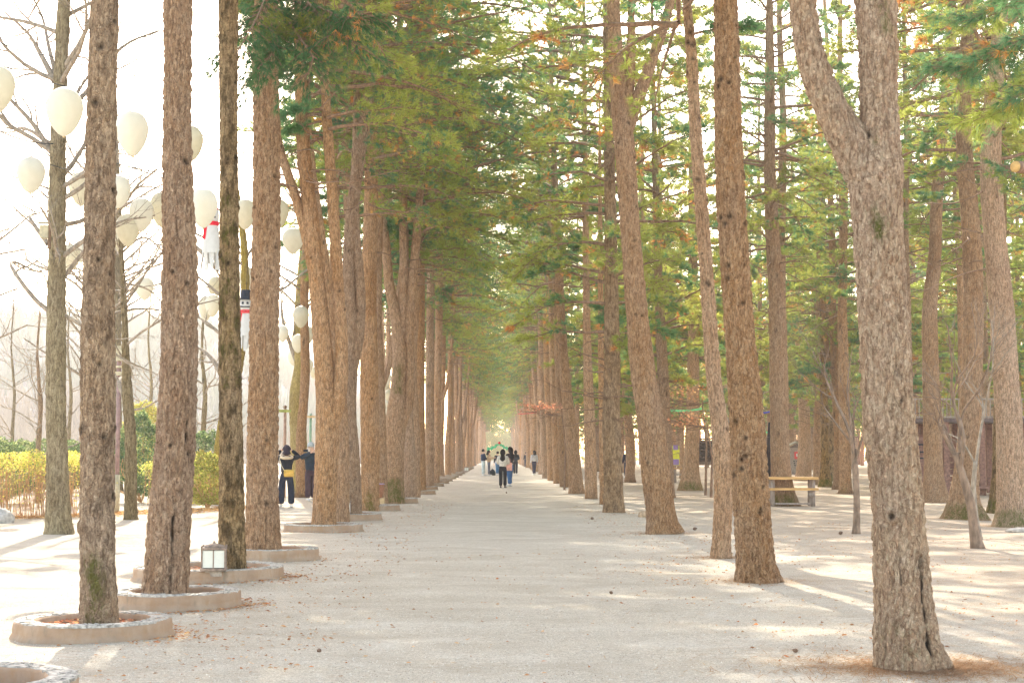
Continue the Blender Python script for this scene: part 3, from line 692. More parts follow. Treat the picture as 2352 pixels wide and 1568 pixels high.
# ------------------------------------------------------------------ the wood on the right
wood_spec = [
    (23.0, [(2328, 1222, 88), (2326, 1190, 74), (2322, 1120, 64), (2318, 980, 60), (2310, 850, 58), (2300, 700, 56), (2286, 550, 52), (2276, 400, 48), (2280, 250, 42), (2293, 100, 36), (2300, 0, 32)],
     'thick dark pine with mossy foot at the right edge of the wood', 'high0', 1.0),
    (25.5, [(2215, 1198, 92), (2214, 1160, 72), (2220, 1080, 56), (2228, 960, 50), (2232, 850, 48), (2236, 700, 46), (2228, 500, 42), (2215, 350, 38), (2215, 200, 34), (2225, 50, 30)],
     'pine with a wide mossy base behind the forked sapling', 'high1', 1.0),
    (28.0, [(2292, 1178, 46), (2293, 1120, 34), (2296, 1000, 30), (2298, 850, 27), (2300, 600, 24)],
     'slim mossy pine between two thick pines at right', 'high2', 1.0),
    (34.0, [(2147, 1153, 66), (2146, 1120, 50), (2142, 1000, 42), (2138, 850, 38), (2136, 700, 34), (2146, 600, 30), (2152, 450, 27), (2165, 300, 24)],
     'grey pine with splayed foot just right of the big forked pine', 'high3', 1.0),
    (32.0, [(1800, 1158, 62), (1796, 1120, 50), (1790, 1000, 42), (1787, 850, 40), (1784, 700, 36), (1775, 550, 32), (1768, 400, 28), (1768, 250, 25)],
     'pale pine with mossy foot rising behind the timber table', 'high0', 1.0),
    (45.0, [(1584, 1128, 50), (1586, 1090, 40), (1590, 1000, 32), (1592, 850, 28), (1593, 700, 24), (1590, 500, 20)],
     'pine with green moss at its foot left of the slatted shed', 'wood2', 1.15),
    (50.0, [(1896, 1112, 32), (1895, 1080, 22), (1893, 950, 18), (1890, 820, 17), (1890, 700, 15)],
     'slim dark yellow mossy tree behind the kiosk', 'high3', 1.0),
    (38.0, [(1532, 1140, 34), (1528, 1000, 30), (1522, 850, 26), (1515, 700, 22), (1510, 550, 18)],
     'dark red pine trunk partly hidden by the leaning grey pine', 'wood0', 1.1),
    (60.0, [(1918, 1102, 40), (1916, 1060, 34), (1913, 980, 30), (1905, 900, 24), (1900, 760, 20)],
     'crooked grey stump like pine behind the mossy yellow tree', 'wood2', 1.0),
    (62.0, [(1845, 1098, 34), (1848, 1000, 28), (1845, 900, 25), (1838, 800, 22)],
     'pine trunk directly behind the kiosk', 'high1', 1.0)]
for k, (D, st, lb, cr, cs) in enumerate(wood_spec):
    placed_pine(D, [st], lb, 'mossy' if 'yellow' in lb or 'slim mossy' in lb else 'pine', [(cr, 0, 8, k * 1.1, cs)], sides=36 if D < 40 else 22, step=.06, seed=60 + k, knots=9, top=18, flare=.35,
        moss=[(0, .42, fr, 3, .95), (0, .42, -fr, 3, .95)] if 'moss' in lb else ())
# forked twin of the pine behind the table
used = []
def free(x, y, r):
    for (a, b) in used:
        if (a - x) ** 2 + (b - y) ** 2 < r * r: return False
    used.append((x, y)); return True
for (D, st, *_r) in wood_spec: used.append((P(st[0][0], st[0][1], D).x, D))
cnt = 0
for k in range(2600):
    x = rnd.uniform(5.2, 75); y = 24 + 110 * rnd.random() ** .8
    px = 1147 + x / y * F
    if px > 2900: continue
    if y < 60 and px > 1450 and rnd.random() < .15: continue
    if y < 34 and px < 2380 and x < 12: continue
    if not free(x, y, 3.3 if y < 60 else 4.0): continue
    generic_pine(x, y, 'slender pine deep in the wood right of the avenue', 'pines of the wood', 'high' if y < 42 else 'wood', rnd.uniform(.85, 1.1), rnd.uniform(.85, 1.35))
    cnt += 1
    if cnt >= 270: break
print('wood pines', cnt)
# ------------------------------------------------------------------ planters
M['plaster'] = None
def planter_mat():
    t = NT('planter_plaster'); tc = t.n('ShaderNodeTexCoord').outputs['Object']; g = t.n('ShaderNodeNewGeometry').outputs['Position']
    sx = t.n('ShaderNodeSeparateXYZ'); t.l(tc, sx.inputs[0])
    n1 = t.noise(g, 3, 4, .6); n2 = t.noise(g, 45, 4, .7); n3 = t.noise(t.mapping(g, (1, 1, .3)), 11, 4, .65)
    c = t.mix(t.ramp(n1.outputs[0], .38, .62), (.35, .24, .165), (.44, .33, .245))
    c = t.mix(t.math('MULTIPLY', t.ramp(n3.outputs[0], .5, .66), .55), c, (.36, .22, .12))
    c = t.mix(t.math('MULTIPLY', t.ramp(n3.outputs[0], .42, .3), .5), c, (.20, .18, .14))
    c = t.mix(t.math('MULTIPLY', t.ramp(n2.outputs[0], .55, .7), .4), c, (.30, .22, .16))
    c = t.mix(t.math('MULTIPLY', t.ramp(t.math('ADD', sx.outputs[2], t.math('MULTIPLY', n3.outputs[0], .06)), .09, .02), .5), c, (.26, .22, .18))
    return t.end(t.bsdf(c, .93, n2.outputs[0], .7, .006, spec=.12))
M['plaster'] = planter_mat()
M['slate'] = simple('slate_chips', (.40, .37, .33), .45, 30, .8, .5)
M['soil'] = simple('planter_soil', (.22, .14, .09), .5, 25, .95, .9, .02)
LEAFC = np.array([(.50, .28, .15), (.60, .38, .22), (.40, .20, .11), (.66, .48, .32), (.55, .25, .12)])
def leaf_scatter(pts, rng, size=.03, curl=.35, mb=None):
    mb = mb or MB(); n = len(pts)
    a = rng.random(n) * 2 * PI; s = size * rng.uniform(.6, 1.3, n)
    u = np.stack([np.cos(a), np.sin(a), rng.normal(0, curl, n)], -1); w_ = np.stack([-np.sin(a), np.cos(a), rng.normal(0, curl, n)], -1)
    s = s[:, None]
    v = np.stack([pts - u * s, pts - w_ * s * .45 + (0, 0, .004), pts + u * s, pts + w_ * s * .5 + (0, 0, .010)], 1)
    v[..., 2] = np.maximum(v[..., 2], pts[:, None, 2] + .002)
    c = LEAFC[rng.integers(0, 5, n)] * rng.uniform(.7, 1.25, (n, 1))
    mb.add(v.reshape(-1, 3), np.arange(4 * n).reshape(-1, 4), 0, np.repeat(c, 4, 0))
    return mb

def planter(cx, cy, r, h, label, seed, wall=.17, detail=True, soil=.6):
    rng = np.random.default_rng(seed)
    t = thing('round_planter', label, 'planter', (cx, cy * YS, 0), 0, 'round tree planters of the left row')
    mb = MB(); S = 96 if detail else 40
    a = np.linspace(0, 2 * PI, S, endpoint=False)
    prof = [(r * 1.05, -.03), (r * 1.03, .02), (r * 1.0, .05), (r, h * .5), (r * .995, h - .012), (r * .985, h), (r - wall * .5, h + .004), (r - wall, h), (r - wall - .01, h - .015), (r - wall - .01, .02)]
    vs = []
    for (pr, pz) in prof:
        rr = pr + .018 * vnoise(np.stack([np.cos(a) * 1.6, np.sin(a) * 1.6, a * 0 + seed + pz * 2], -1), seed) + .004 * vnoise(np.stack([np.cos(a) * 9, np.sin(a) * 9, a * 0 + pz * 30], -1), seed)
        zz = pz + (.006 * vnoise(np.stack([np.cos(a) * 5, np.sin(a) * 5, a * 0], -1), seed + 3) if pz > .1 else 0)
        vs.append(np.stack([rr * np.cos(a), rr * np.sin(a), np.broadcast_to(zz, a.shape)], -1))
    vs = np.array(vs); n = len(prof)
    i = np.arange(n - 1)[:, None] * S; j = np.arange(S)[None, :]; j2 = (j + 1) % S
    mb.add(vs.reshape(-1, 3), np.stack([i + j, i + j2, i + S + j2, i + S + j], -1).reshape(-1, 4))
    mb.build('wall', M['plaster'], t)
    # slate chips bedded in the top of the wall
    mb = MB(); k = 110 if detail else 40
    mb.lathe([(r - wall * .97, h - .01), (r - wall * .93, h + .007), (r - wall * .07, h + .007), (r - wall * .03, h - .01)], S)
    for q in range(k):
        b = rng.random() * 2 * PI; rr = r - wall * rng.uniform(.15, .85); s = rng.uniform(.02, .045) * (1 if detail else 1.4)
        m = Matrix.Rotation(rng.random() * 6.28, 3, 'Z') @ Matrix.Rotation(rng.normal(0, .12), 3, 'X')
        mb.box((rr * math.cos(b), rr * math.sin(b), h + .004), (s * 1.8, s, .012 + rng.random() * .006), m)
    mb.build('rim_stones', M['slate'], t, smooth=False)
    mb = MB(); ri = r - wall - .005; nr = 8
    rr = np.linspace(0, ri, nr); vs = []
    for x in rr:
        z = h * soil + .012 * vnoise(np.stack([x * np.cos(a) * 6, x * np.sin(a) * 6, a * 0], -1), seed + 7)
        vs.append(np.stack([x * np.cos(a), x * np.sin(a), z], -1))
    vs = np.array(vs); i = np.arange(nr - 1)[:, None] * S
    mb.add(vs.reshape(-1, 3), np.stack([i + j, i + j2, i + S + j2, i + S + j], -1).reshape(-1, 4))
    mb.build('soil', M['soil'], t)
    k = 420 if detail else 60
    b = rng.random(k) * 2 * PI; q = ri * np.sqrt(rng.random(k)) * .97
    pts = np.stack([q * np.cos(b), q * np.sin(b), np.full(k, h * soil + .01)], -1)
    o = leaf_scatter(pts, rng, .024).build('leaf_litter', M['dryleaf'], t, smooth=False); o['kind'] = 'stuff'
    return t
def row_x(px, D): return (px - 1147) / F * D
planter(-2.93, 6.15, .66, .25, 'round planter cut by the lower left corner of the photo', 1)
planter(row_x(225, 9.17), 9.17, .615, .135, 'nearest whole round planter, filled with red dry leaves', 2)
planter(row_x(414, 11.0), 11.0, .61, .14, 'round planter around the leaning trunk with the black streak', 3, soil=.35)
planter(row_x(487, 13.3), 13.3, .86, .15, 'wide round planter holding the glass lantern and the mossy trunk', 4)
planter(row_x(627, 15.8), 15.8, .66, .15, 'round planter of the straight reddish pine', 5)
planter(row_x(745, 21.4), 21.4, .74, .14, 'round planter of the pine that forks low', 6)
planter(row_x(802, 25.2), 25.2, .74, .14, 'round planter with the second lantern', 7)
planter(row_x(858, 29.4), 29.4, .70, .14, 'round planter with the clay pot', 8, detail=False)
planter(row_x(905, 33.9), 33.9, .74, .14, 'round planter under the three stemmed mossy pine', 9, detail=False)
planter(row_x(962, 41.0), 41.0, .62, .14, 'round planter ninth along the left row', 10, detail=False)
for k, D in enumerate((46, 51, 56, 60.5, 65.5, 70, 76, 82, 89, 96, 104, 112)):
    planter(row_x(1147 - 3.1 * F / D, D), D, .62, .14, 'small far planter in the diminishing left row', 20 + k, detail=False)

# ------------------------------------------------------------------ glass lanterns standing in the planters
M['pane'] = simple('opal_glass_pane', (.78, .80, .74), .05, 6, .35, .1)
M['lantern_frame'] = simple('weathered_lantern_frame', (.28, .21, .17), .35, 25, .7, .4)
M['post_stone'] = simple('grey_lantern_post', (.42, .36, .31), .3, 25, .9, .5)
def lantern(cx, cy, z0, w_, h, label, group='glass lanterns of the left row'):
    t = thing('garden_lantern', label, 'lantern', (cx, cy * YS, z0), .12, group)
    mb = MB(); mb.box((0, 0, h * .10), (w_ * .66, w_ * .66, h * .24)); mb.build('post', M['post_stone'], t, smooth=False)
    z1, z2 = h * .27, h * .90
    mb = MB(); mb.box((0, 0, z1 - .015), (w_ * 1.05, w_ * 1.05, .028)); mb.box((0, 0, z2 + .012), (w_ * 1.02, w_ * 1.02, .024))
    for a in (-1, 1):
        for b in (-1, 1):
            mb.box((a * w_ * .47, b * w_ * .47, (z1 + z2) / 2), (.016, .016, z2 - z1 + .005))
            mb.box((a * w_ * .47, b * w_ * .47, z2 + .03), (.02, .02, .03))
        mb.box((a * w_ * .455, 0, (z1 + z2) / 2), (.009, .012, z2 - z1)); mb.box((0, a * w_ * .455, (z1 + z2) / 2), (.012, .009, z2 - z1))
    mb.build('frame', M['lantern_frame'], t, smooth=False)
    for k in range(4):
        m = Matrix.Rotation(k * PI / 2, 3, 'Z'); mb = MB()
        for s in (-1, 1):
            mb.box(m @ Vector((s * w_ * .225, w_ * .44, (z1 + z2) / 2)), (w_ * .42, .006, z2 - z1 - .012), m)
        mb.build('pane', M['pane'], t, smooth=False)
    mb = MB(); mb.lathe([(w_ * .42, 0), (w_ * .40, .02), (w_ * .2, .035), (.012, .045), (.012, .06), (.0, .07)], 16, c=(0, 0, z2 + .026)); mb.build('cap', M['lantern_frame'], t)
g = G(491, 1330)
lantern(P(491, 1322, 12.75).x, 12.75, .10, .27, .32, 'square lantern with four opal glass panes beside the dark mossy trunk')
lantern(P(791, 1180, 24.7).x, 24.7, .10, .27, .33, 'second smaller looking square lantern at the foot of the twin stemmed pine')
lantern(P(1071, 1085, 84).x, 84, .12, .32, .36, 'tiny far square lantern near the end of the planters')
# clay pot on a pale block
M['clay'] = simple('clay_pot', (.36, .17, .10), .25, 12, .6, .2)
M['block'] = simple('pale_timber_block', (.62, .46, .27), .15, 9, .85, .3)
x, y = P(871, 1165, 30.2).x, 30.2 * YS
t = thing('stone_block', 'pale square block under the clay pot', 'block', (x, y, 0)); MB().box((0, 0, .13), (.27, .27, .27)).build('block', M['block'], t, smooth=False)
MB().box((0, 0, .272), (.29, .29, .02)).build('slab', M['block'], t, smooth=False)
t = thing('clay_pot', 'rust brown clay pot standing on the pale block', 'pot', (x - .04, y, .284))
MB().lathe([(0, 0), (.10, 0), (.15, .12), (.17, .26), (.155, .34), (.17, .36), (.175, .38), (.15, .38), (.14, .3), (0, .28)], 24).build('pot_body', M['clay'], t)
MB().lathe([(.172, .36), (.18, .362), (.18, .384), (.15, .386)], 24).build('rim', simple('pot_rim', (.45, .35, .55), .1, 9, .6), t)

# ------------------------------------------------------------------ balloons, strings, windsocks
def balloon_mat():
    t = NT('cream_balloon_skin'); tc = t.n('ShaderNodeTexCoord').outputs['Object']; oi = t.n('ShaderNodeObjectInfo')
    n = t.noise(tc, 5, 2); c = t.mix(t.ramp(n.outputs[0], .3, .7), (.60, .565, .43), (.68, .645, .51))
    c = t.mix(t.math('MULTIPLY', oi.outputs['Random'], .55), c, (.90, .91, .90))
    d = t.bsdf(c, .45, spec=.4)
    tr = t.n('ShaderNodeBsdfTranslucent'); t.l(c, tr.inputs[0])
    mx = t.n('ShaderNodeMixShader'); mx.inputs[0].default_value = .35; t.l(d, mx.inputs[1]); t.l(tr.outputs[0], mx.inputs[2])
    return t.end(mx.outputs[0])
M['balloon'] = balloon_mat(); M['wire'] = simple('black_wire', (.03, .035, .04), .1, 5)
mb = MB()
pr = []
for k in range(25):
    a = PI * k / 24; r = math.sin(a); z = math.cos(a)
    r *= 1 - .20 * max(0, -z) ** 1.4 * 1.2; z = z if z > 0 else z * 1.42
    pr.append((.5 * r, .5 * z))
pr[-1] = (.0, -.715)
mb.lathe(pr, 32)
B_ME = mb.build('balloon_skin', [M['balloon']], mesh_only=True)
B_NK = MB().lathe([(.004, -.72), (.03, -.70), (.035, -.735), (.018, -.75)], 12).build('neck', [M['block']], mesh_only=True)
B_CAP = MB().lathe([(.022, .495), (.022, .53), (.0, .54)], 10).build('hook', [M['wire']], mesh_only=True)
BW = .47
def balloon(px, py, w_, label, h=None, group='cream balloons strung along the plaza'):
    D = BW / w_ * F; p = P(px, py, D); sz = ((h or w_ * 1.28) / w_) / 1.22
    t = thing('balloon', label, 'balloon', (p.x, p.y, p.z), rnd.random() * 6, group)
    t.rotation_euler.x = rnd.uniform(-.06, .06)
    inst('skin', B_ME, t, sc=(BW, BW, BW * sz)); inst('neck', B_NK, t, sc=(BW, BW, BW * sz)); inst('hook', B_CAP, t, sc=(BW, BW, BW * sz))
    return Vector((p.x, p.y, p.z + BW * .52 * sz))
near = [(-8, 195, 84, 'big cream balloon cut by the left edge', 116), (148, 247, 86, 'largest whole cream balloon, hanging in front of the bare olive trunk', 116),
        (303, 297, 76, 'big cream balloon between the two nearest left pines, upper one', 108), (437, 322, 60, 'cream balloon showing to the right of the leaning pine, upper one', 84)]
mid = [(71, 395, 65, 'cream balloon alone at the left of the olive trunk', 86), (186, 427, 56, 'cream balloon tucked against the left side of the nearest pine', 80),
       (270, 433, 60, 'cream balloon peeping from the right side of the nearest pine', 80), (325, 486, 56, 'greenish white balloon in the middle of the cluster between two pines', 80),
       (371, 474, 54, 'pale balloon half hidden behind the leaning pine', 82), (293, 522, 56, 'lowest cream balloon of the cluster beside the nearest pine', 76)]
low = [(163, 585, 44, 'cream balloon low on the right side of the olive trunk', 64), (188, 573, 40, 'cream balloon half hidden by the nearest pine, low'), (272, 548, 40, 'faint balloon under the cluster beside the nearest pine')]
far = [(467, 470, 66, 'large cream balloon in front of the red capped windsock', 94), (564, 486, 50, 'bluish white balloon between mossy pine and reddish pine', 72), (641, 485, 46, 'white balloon at the right side of the reddish pine', 68),
       (673, 548, 50, 'round cream balloon against the low forked pine', 62), (331, 657, 45, 'glaring white round balloon between the two nearest pines', 56), (472, 703, 32, 'white balloon behind the leaning pine, low', 60),
       (489, 697, 36, 'peach cream balloon left of the mossy pine', 54), (494, 655, 34, 'yellowish balloon partly behind the mossy pine', 50), (566, 637, 36, 'yellow cream balloon above the black hatted windsock', 62),
       (691, 723, 38, 'upper white balloon of the group right of the reddish pine', 52), (649, 763, 28, 'peach balloon beside the reddish pine edge', 40), (685, 785, 31, 'bright white balloon in the middle of the group right of the reddish pine', 44),
       (708, 766, 29, 'white balloon touching the low forked pine', 42), (673, 818, 26, 'small grey white balloon lowest left in the group', 36), (706, 838, 27, 'small bright balloon lowest right in the group', 38), (722, 853, 22, 'faint small balloon behind the low forked pine'),
       (889, 868, 22, 'topmost far balloon behind the three stemmed pine'), (884, 888, 20, 'far white balloon second from top behind the three stemmed pine'), (893, 905, 22, 'far white balloon third from top behind the three stemmed pine'), (885, 925, 20, 'far white balloon fourth from top behind the three stemmed pine'), (893, 943, 20, 'lowest far balloon behind the three stemmed pine')]
tops = {}
for nm, lst in (('a', near), ('b', mid), ('c', low), ('d', far)):
    tops[nm] = [balloon(b[0], b[1], b[2], b[3], b[4] if len(b) > 4 else None) for b in lst]
def wire(pts, label, r=.006, sag=.12):
    out = []
    for a, b in zip(pts, pts[1:]):
        n = 10; L = (b - a).length
        for k in range(n):
            f = k / n; p = a.lerp(b, f); p.z -= sag * .1 * L * 4 * f * (1 - f); out.append(p)
    out.append(pts[-1])
    org = pts[0]
    mb = MB(); mb.tube([p - org for p in out], r, 4, cap=False)
    tag(mb.build('balloon_wire', M['wire'], loc=org), label, 'wire', 'wires across the plaza')
wire([P(-240, 20, 12.5)] + tops['a'] + [P(527, 300, 17), P(640, 430, 26)], 'dark wire carrying the row of the largest balloons')
wire([P(-200, 300, 15)] + [tops['b'][k] for k in (0, 1, 2, 4)] + [tops['d'][0], tops['d'][1], tops['d'][2]], 'dark wire carrying the middle row of balloons')
wire([P(128, 500, 21)] + tops['c'] + [tops['d'][4], tops['d'][7], tops['d'][8], tops['d'][9]], 'dark wire carrying the low row of balloons')
wire([P(-60, 60, 15), P(100, 125, 20.8), P(405, 190, 24)], 'thick dark cable sagging across the upper left corner', .011)
wire([P(-60, 270, 15), P(120, 330, 20.8), P(405, 405, 24)], 'thick dark cable passing the middle of the olive trunk', .011)
wire([P(-60, 545, 17), P(112, 556, 20.8)], 'thin cable running to the birdhouse', .006)
M['white_cloth'] = simple('white_nylon', (.66, .68, .70), .05, 8, .6, .2); M['red_cloth'] = simple('red_felt', (.75, .02, .05), .15, 10, .8, .2)
M['black_cloth'] = simple('black_felt', (.02, .03, .05), .2, 10, .85, .2)
def windsock(px, ptop, pbot, pw, label, hat, D):
    top = P(px, ptop, D); bot = P(px, pbot, D); H = top.z - bot.z; r = pw / 2 * D / F
    t = thing('windsock', label, 'windsock', (top.x, D * YS, bot.z), 0, 'snow figure windsocks')
    mb = MB(); S = 24; a = np.linspace(0, 2 * PI, S, endpoint=False)
    zs = np.array([H * k for k in (.30, .40, .50, .58)]); 
    mb.lathe([(r * 1.25, H * .25), (r * 1.1, H * .42), (r * .9, H * .60), (r * .8, H * .64)], S)
    mb.build('body', M['white_cloth'], t)
    mb = MB(); mb.lathe([(r * .8, H * .655), (r * .98, H * .70), (r * 1.02, H * .76), (r * .9, H * .83), (r * .5, H * .87), (0.0, H * .88)], S); mb.build('head', M['white_cloth'], t)
    mb = MB()
    for k in range(9):
        b = 2 * PI * k / 9; p0 = np.array((math.cos(b) * r * 1.2, math.sin(b) * r * 1.2, H * .26)); L = H * .26 * rnd.uniform(.8, 1)
        d = .06 * rnd.uniform(-1, 1)
        tg = np.array((-math.sin(b), math.cos(b), 0)) * r * .34
        v = []
        for q in range(5):
            c = p0 + np.array((d * q * .3, .02 * math.sin(q + k), -L * q / 4)); v += [c - tg * (1 - q * .1), c + tg * (1 - q * .1)]
        mb.add(v, [(2 * q, 2 * q + 1, 2 * q + 3, 2 * q + 2) for q in range(4)])
    mb.build('streamers', M['white_cloth'], t)
    mb = MB(); mb.lathe([(r * .86, H * .615), (r * 1.02, H * .62), (r * 1.02, H * .665), (r * .84, H * .67)], S)
    mb.box((-r * .75, -r * .8, H * .53), (r * .42, .01, H * .2), Matrix.Rotation(.12, 3, 'Y')); mb.build('scarf', M['red_cloth'], t, smooth=False)
    mb = MB()
    if hat == 'cone':
        mb.lathe([(r * .92, H * .82), (r * .82, H * .86), (r * .35, H * .96), (r * .1, H * 1.06), (0, H * 1.1)], S)
        mb.build('cap', M['red_cloth'], t)
    else:
        mb.lathe([(r * 1.25, H * .83), (r * 1.25, H * .845), (r * .85, H * .85), (r * .82, H * .99), (0, H * 1.0)], S)
        mb.build('top_hat', M['black_cloth'], t)
    mb = MB()
    for s in (-1, 1): mb.box((s * r * .35, -r * 1.0, H * .775), (r * .3, .02, r * .32))
    for q in range(6): 
        b = -.9 + q * .36; mb.box((math.sin(b) * r * .75, -r * (.72 + .32 * math.cos(b)), H * (.725 - .012 * math.cos(b))), (r * .18, .03, r * .18))
    mb.build('stitched_face', M['black_cloth'], t, smooth=False)
    wire([top + Vector((0, 0, H * .0)), top + Vector((.05, 0, 1.6))], 'short cord holding the %s windsock' % ('red capped' if hat == 'cone' else 'black hatted'), .005, 0)
windsock(487, 452, 626, 34, 'white snow figure windsock with red cap and red scarf', 'cone', 22)
windsock(566, 665, 808, 32, 'white snow figure windsock with black top hat and red scarf', 'hat', 27)
windsock(952, 935, 1090, 18, 'far white windsock with red trim behind the slim pine trunks', 'cone', 52)

# ------------------------------------------------------------------ bare trees
def bare(mb, p, d, L, r, depth, rng, spread=.75, up=.06, kids=5, wig=.14, pts_in=None, start=.22, mi=0, thin=.35, ratio=.5):
    if pts_in is not None:
        pts = crspline([tuple(q) + (0,) for q in pts_in], 12)[:, :3]
    else:
        n = 7 if depth < 3 else 5
        pts = [np.array(p, float)]; d = np.array(d, float)
        for k in range(n):
            d = d + rng.normal(0, wig, 3) + np.array((0, 0, up)); d /= np.linalg.norm(d); pts.append(pts[-1] + d * L / n)
        pts = np.array(pts)
    n = len(pts)
    L = np.linalg.norm(np.diff(pts, axis=0), axis=1).sum()
    mb.tube(pts, np.linspace(r, r * thin, n), 7 if r > .03 else (5 if r > .012 else 3), cap=False, mi=mi, col=(0, 0, .3))
    if depth <= 0: return
    for k in range(kids):
        f = start + (1 - start) * (k + rng.random()) / kids; i = min(n - 2, int(f * (n - 1)))
        t = pts[i + 1] - pts[i]; t /= np.linalg.norm(t)
        s = np.cross(t, rng.normal(0, 1, 3)); s /= np.linalg.norm(s)
        nd = t * math.cos(spread) + s * math.sin(spread) * rng.uniform(.7, 1.2)
        nl = L * ratio * (1.15 - .6 * f) * rng.uniform(.6, 1.2); nr = max(.003, r * (1 - f * (1 - thin)) * .55)
        if nl < .12: continue
        bare(mb, pts[i] + (pts[i + 1] - pts[i]) * rng.random(), nd, nl, nr, depth - 1, rng, spread, up, max(2, kids - 1), wig, start=.15, mi=mi, thin=thin, ratio=ratio)

def bare_tree(D, tr, limbs, label, mat, seed, name='bare_tree', sides=36, top=11, step=.06, gen=8, gl=2.6, gz=(3.5, 11), depth=2, twmat='greylimb', flare=.2, kids=6, furr=.012, cat='tree', group=None):
    rng = np.random.default_rng(seed)
    org = Vector((P(tr[0][0], tr[0][1], D).x, D * YS, -.03)); t = thing(name, label, cat, org, 0, group)
    pts = []
    for k, (x, y, w_) in enumerate(tr):
        p = P(x, y, D) - org; pts.append([p.x, p.y, p.z if k else 0.0, w_ / 2 * D / F])
    a, c = np.array(pts[-1]), np.array(pts[-2]); dv = (a - c)[:3] / max(.01, (a - c)[2])
    if a[2] < top:
        pts.append([a[0] + dv[0] * (top - a[2]) * .5, a[1], (a[2] + top) / 2, a[3] * .6]); pts.append([a[0] + dv[0] * (top - a[2]) * .8, a[1], top, a[3] * .15])
    mb = MB(); stem(mb, pts, sides, step, seed, flare=flare, rough=furr, plate=11, knots=[(rng.uniform(1, 6), rng.random() * 6, .05) for _ in range(5)])
    mb.build('trunk', M[mat], t)
    pa = np.array(pts); mb = MB()
    for lm in limbs:
        q = [np.array(P(x, y, D)) - np.array(org) for (x, y) in lm[0]]
        for k in range(1, len(q)): q[k][1] += abs(rng.normal(0, .3)) * k
        bare(mb, None, None, 0, lm[1] / 2 * D / F, depth, rng, pts_in=q, kids=kids, spread=.8, thin=.2)
    for k in range(gen):
        z = rng.uniform(*gz); x0 = np.interp(z, pa[:, 2], pa[:, 0]); y0 = np.interp(z, pa[:, 2], pa[:, 1]); an = rng.random() * 2 * PI
        r = np.interp(z, pa[:, 2], pa[:, 3])
        bare(mb, (x0, y0, z), (math.cos(an), math.sin(an), rng.uniform(.2, .8)), gl * rng.uniform(.7, 1.2), min(.05, r * .4), depth, rng, kids=kids, spread=.7)
    mb.build('branches', M[twmat], t)
    return t
bare_tree(20.9, [(135, 1228, 62), (134, 1180, 54), (132, 1080, 48), (128, 900, 45), (129, 750, 43), (131, 600, 40), (132, 450, 38), (134, 300, 34), (140, 150, 30), (148, 0, 28)],
    [([(118, 718), (80, 690), (35, 635), (-20, 580)], 12), ([(118, 790), (108, 700), (70, 620), (10, 560)], 7), ([(110, 560), (60, 500), (20, 455), (-30, 430)], 12), ([(118, 350), (75, 285), (20, 225), (-30, 200)], 14),
     ([(125, 185), (80, 110), (35, 50), (-10, 10)], 16), ([(128, 170), (95, 90), (60, 0), (40, -60)], 12), ([(145, 260), (190, 210), (260, 120), (340, 20)], 13), ([(140, 460), (185, 430), (240, 340), (290, 250)], 12),
     ([(138, 650), (175, 590), (235, 520), (320, 470)], 11), ([(140, 720), (185, 745), (245, 800), (320, 850)], 10), ([(145, 40), (200, -10), (280, -40)], 12), ([(122, 450), (70, 430), (0, 350)], 8), ([(115, 620), (60, 600), (0, 535)], 7)],
    'big leafless tree with olive furrowed bark left of the nearest pine', 'olive', 301, gen=16, gz=(5, 11), depth=3, kids=6)
bare_tree(25.0, [(300, 1198, 32), (300, 1150, 28), (299, 1000, 27), (292, 900, 24), (288, 800, 17), (284, 680, 13), (278, 560, 10), (272, 440, 8)],
    [([(292, 920), (272, 885), (262, 840), (240, 780)], 14), ([(287, 700), (320, 640), (350, 560), (400, 480)], 7), ([(285, 650), (330, 660), (380, 720)], 6), ([(280, 580), (320, 540), (380, 590), (440, 620)], 6)],
    'slender leafless tree with a low fork between the two nearest pines', 'olive', 302, gen=16, gl=2.6, gz=(3.5, 8), top=8, depth=3, kids=5)
bare_tree(33.0, [(497, 1160, 44), (502, 1100, 36), (520, 950, 30), (545, 850, 24), (562, 700, 20), (560, 560, 16), (540, 420, 12)],
    [([(510, 860), (480, 820), (455, 800), (400, 780)], 14), ([(520, 780), (480, 745), (440, 720)], 10), ([(500, 620), (440, 560), (380, 520), (330, 480)], 13), ([(530, 700), (460, 640), (400, 600)], 9)],
    'leafless yellow brown tree mostly hidden behind the mossy slender pine', 'yellow', 303, gen=12, gl=3.5, gz=(5, 11), depth=3, kids=4)
bare_tree(44.0, [(688, 1128, 40), (686, 1080, 38), (685, 1000, 38), (684, 900, 36), (690, 850, 30), (686, 760, 24), (690, 650, 18), (700, 520, 12)],
    [([(690, 850), (670, 800), (650, 740), (640, 660)], 14), ([(686, 800), (720, 760), (750, 700)], 10)],
    'leafless tree with bright yellow mossy bark behind the photographing couple', 'yellow', 304, gen=12, gl=3, gz=(6, 14), top=15, depth=3, kids=4)
for k, (D, x, yb, w_, lb) in enumerate([(34, 90, 1110, 12, 'thin orange barked leafless tree behind the hedge at far left'), (42, 468, 1090, 13, 'pale leafless tree forking behind the hedge, right of the leaning pine'),
        (50, 160, 1085, 9, 'thin grey leafless tree right behind the olive trunk'), (55, 345, 1070, 9, 'thin pinkish leafless tree left of the leaning pine'), (58, 425, 1070, 8, 'wispy pale leafless tree behind the leaning pine'),
        (48, 30, 1085, 8, 'wispy leafless tree at the left edge behind the hedge')]):
    bare_tree(D, [(x, yb, w_ * 1.3), (x - 2, yb - 80, w_), (x + 3, yb - 180, w_ * .8), (x - 4, yb - 290, w_ * .5), (x + 2, yb - 400, w_ * .25)], [], lb, 'brown' if k == 0 else 'olive', 310 + k, top=6, gen=12, gl=2.4, gz=(1.2, 5.5), depth=2, sides=12, step=.2, kids=4, group='leafless trees behind the hedge')
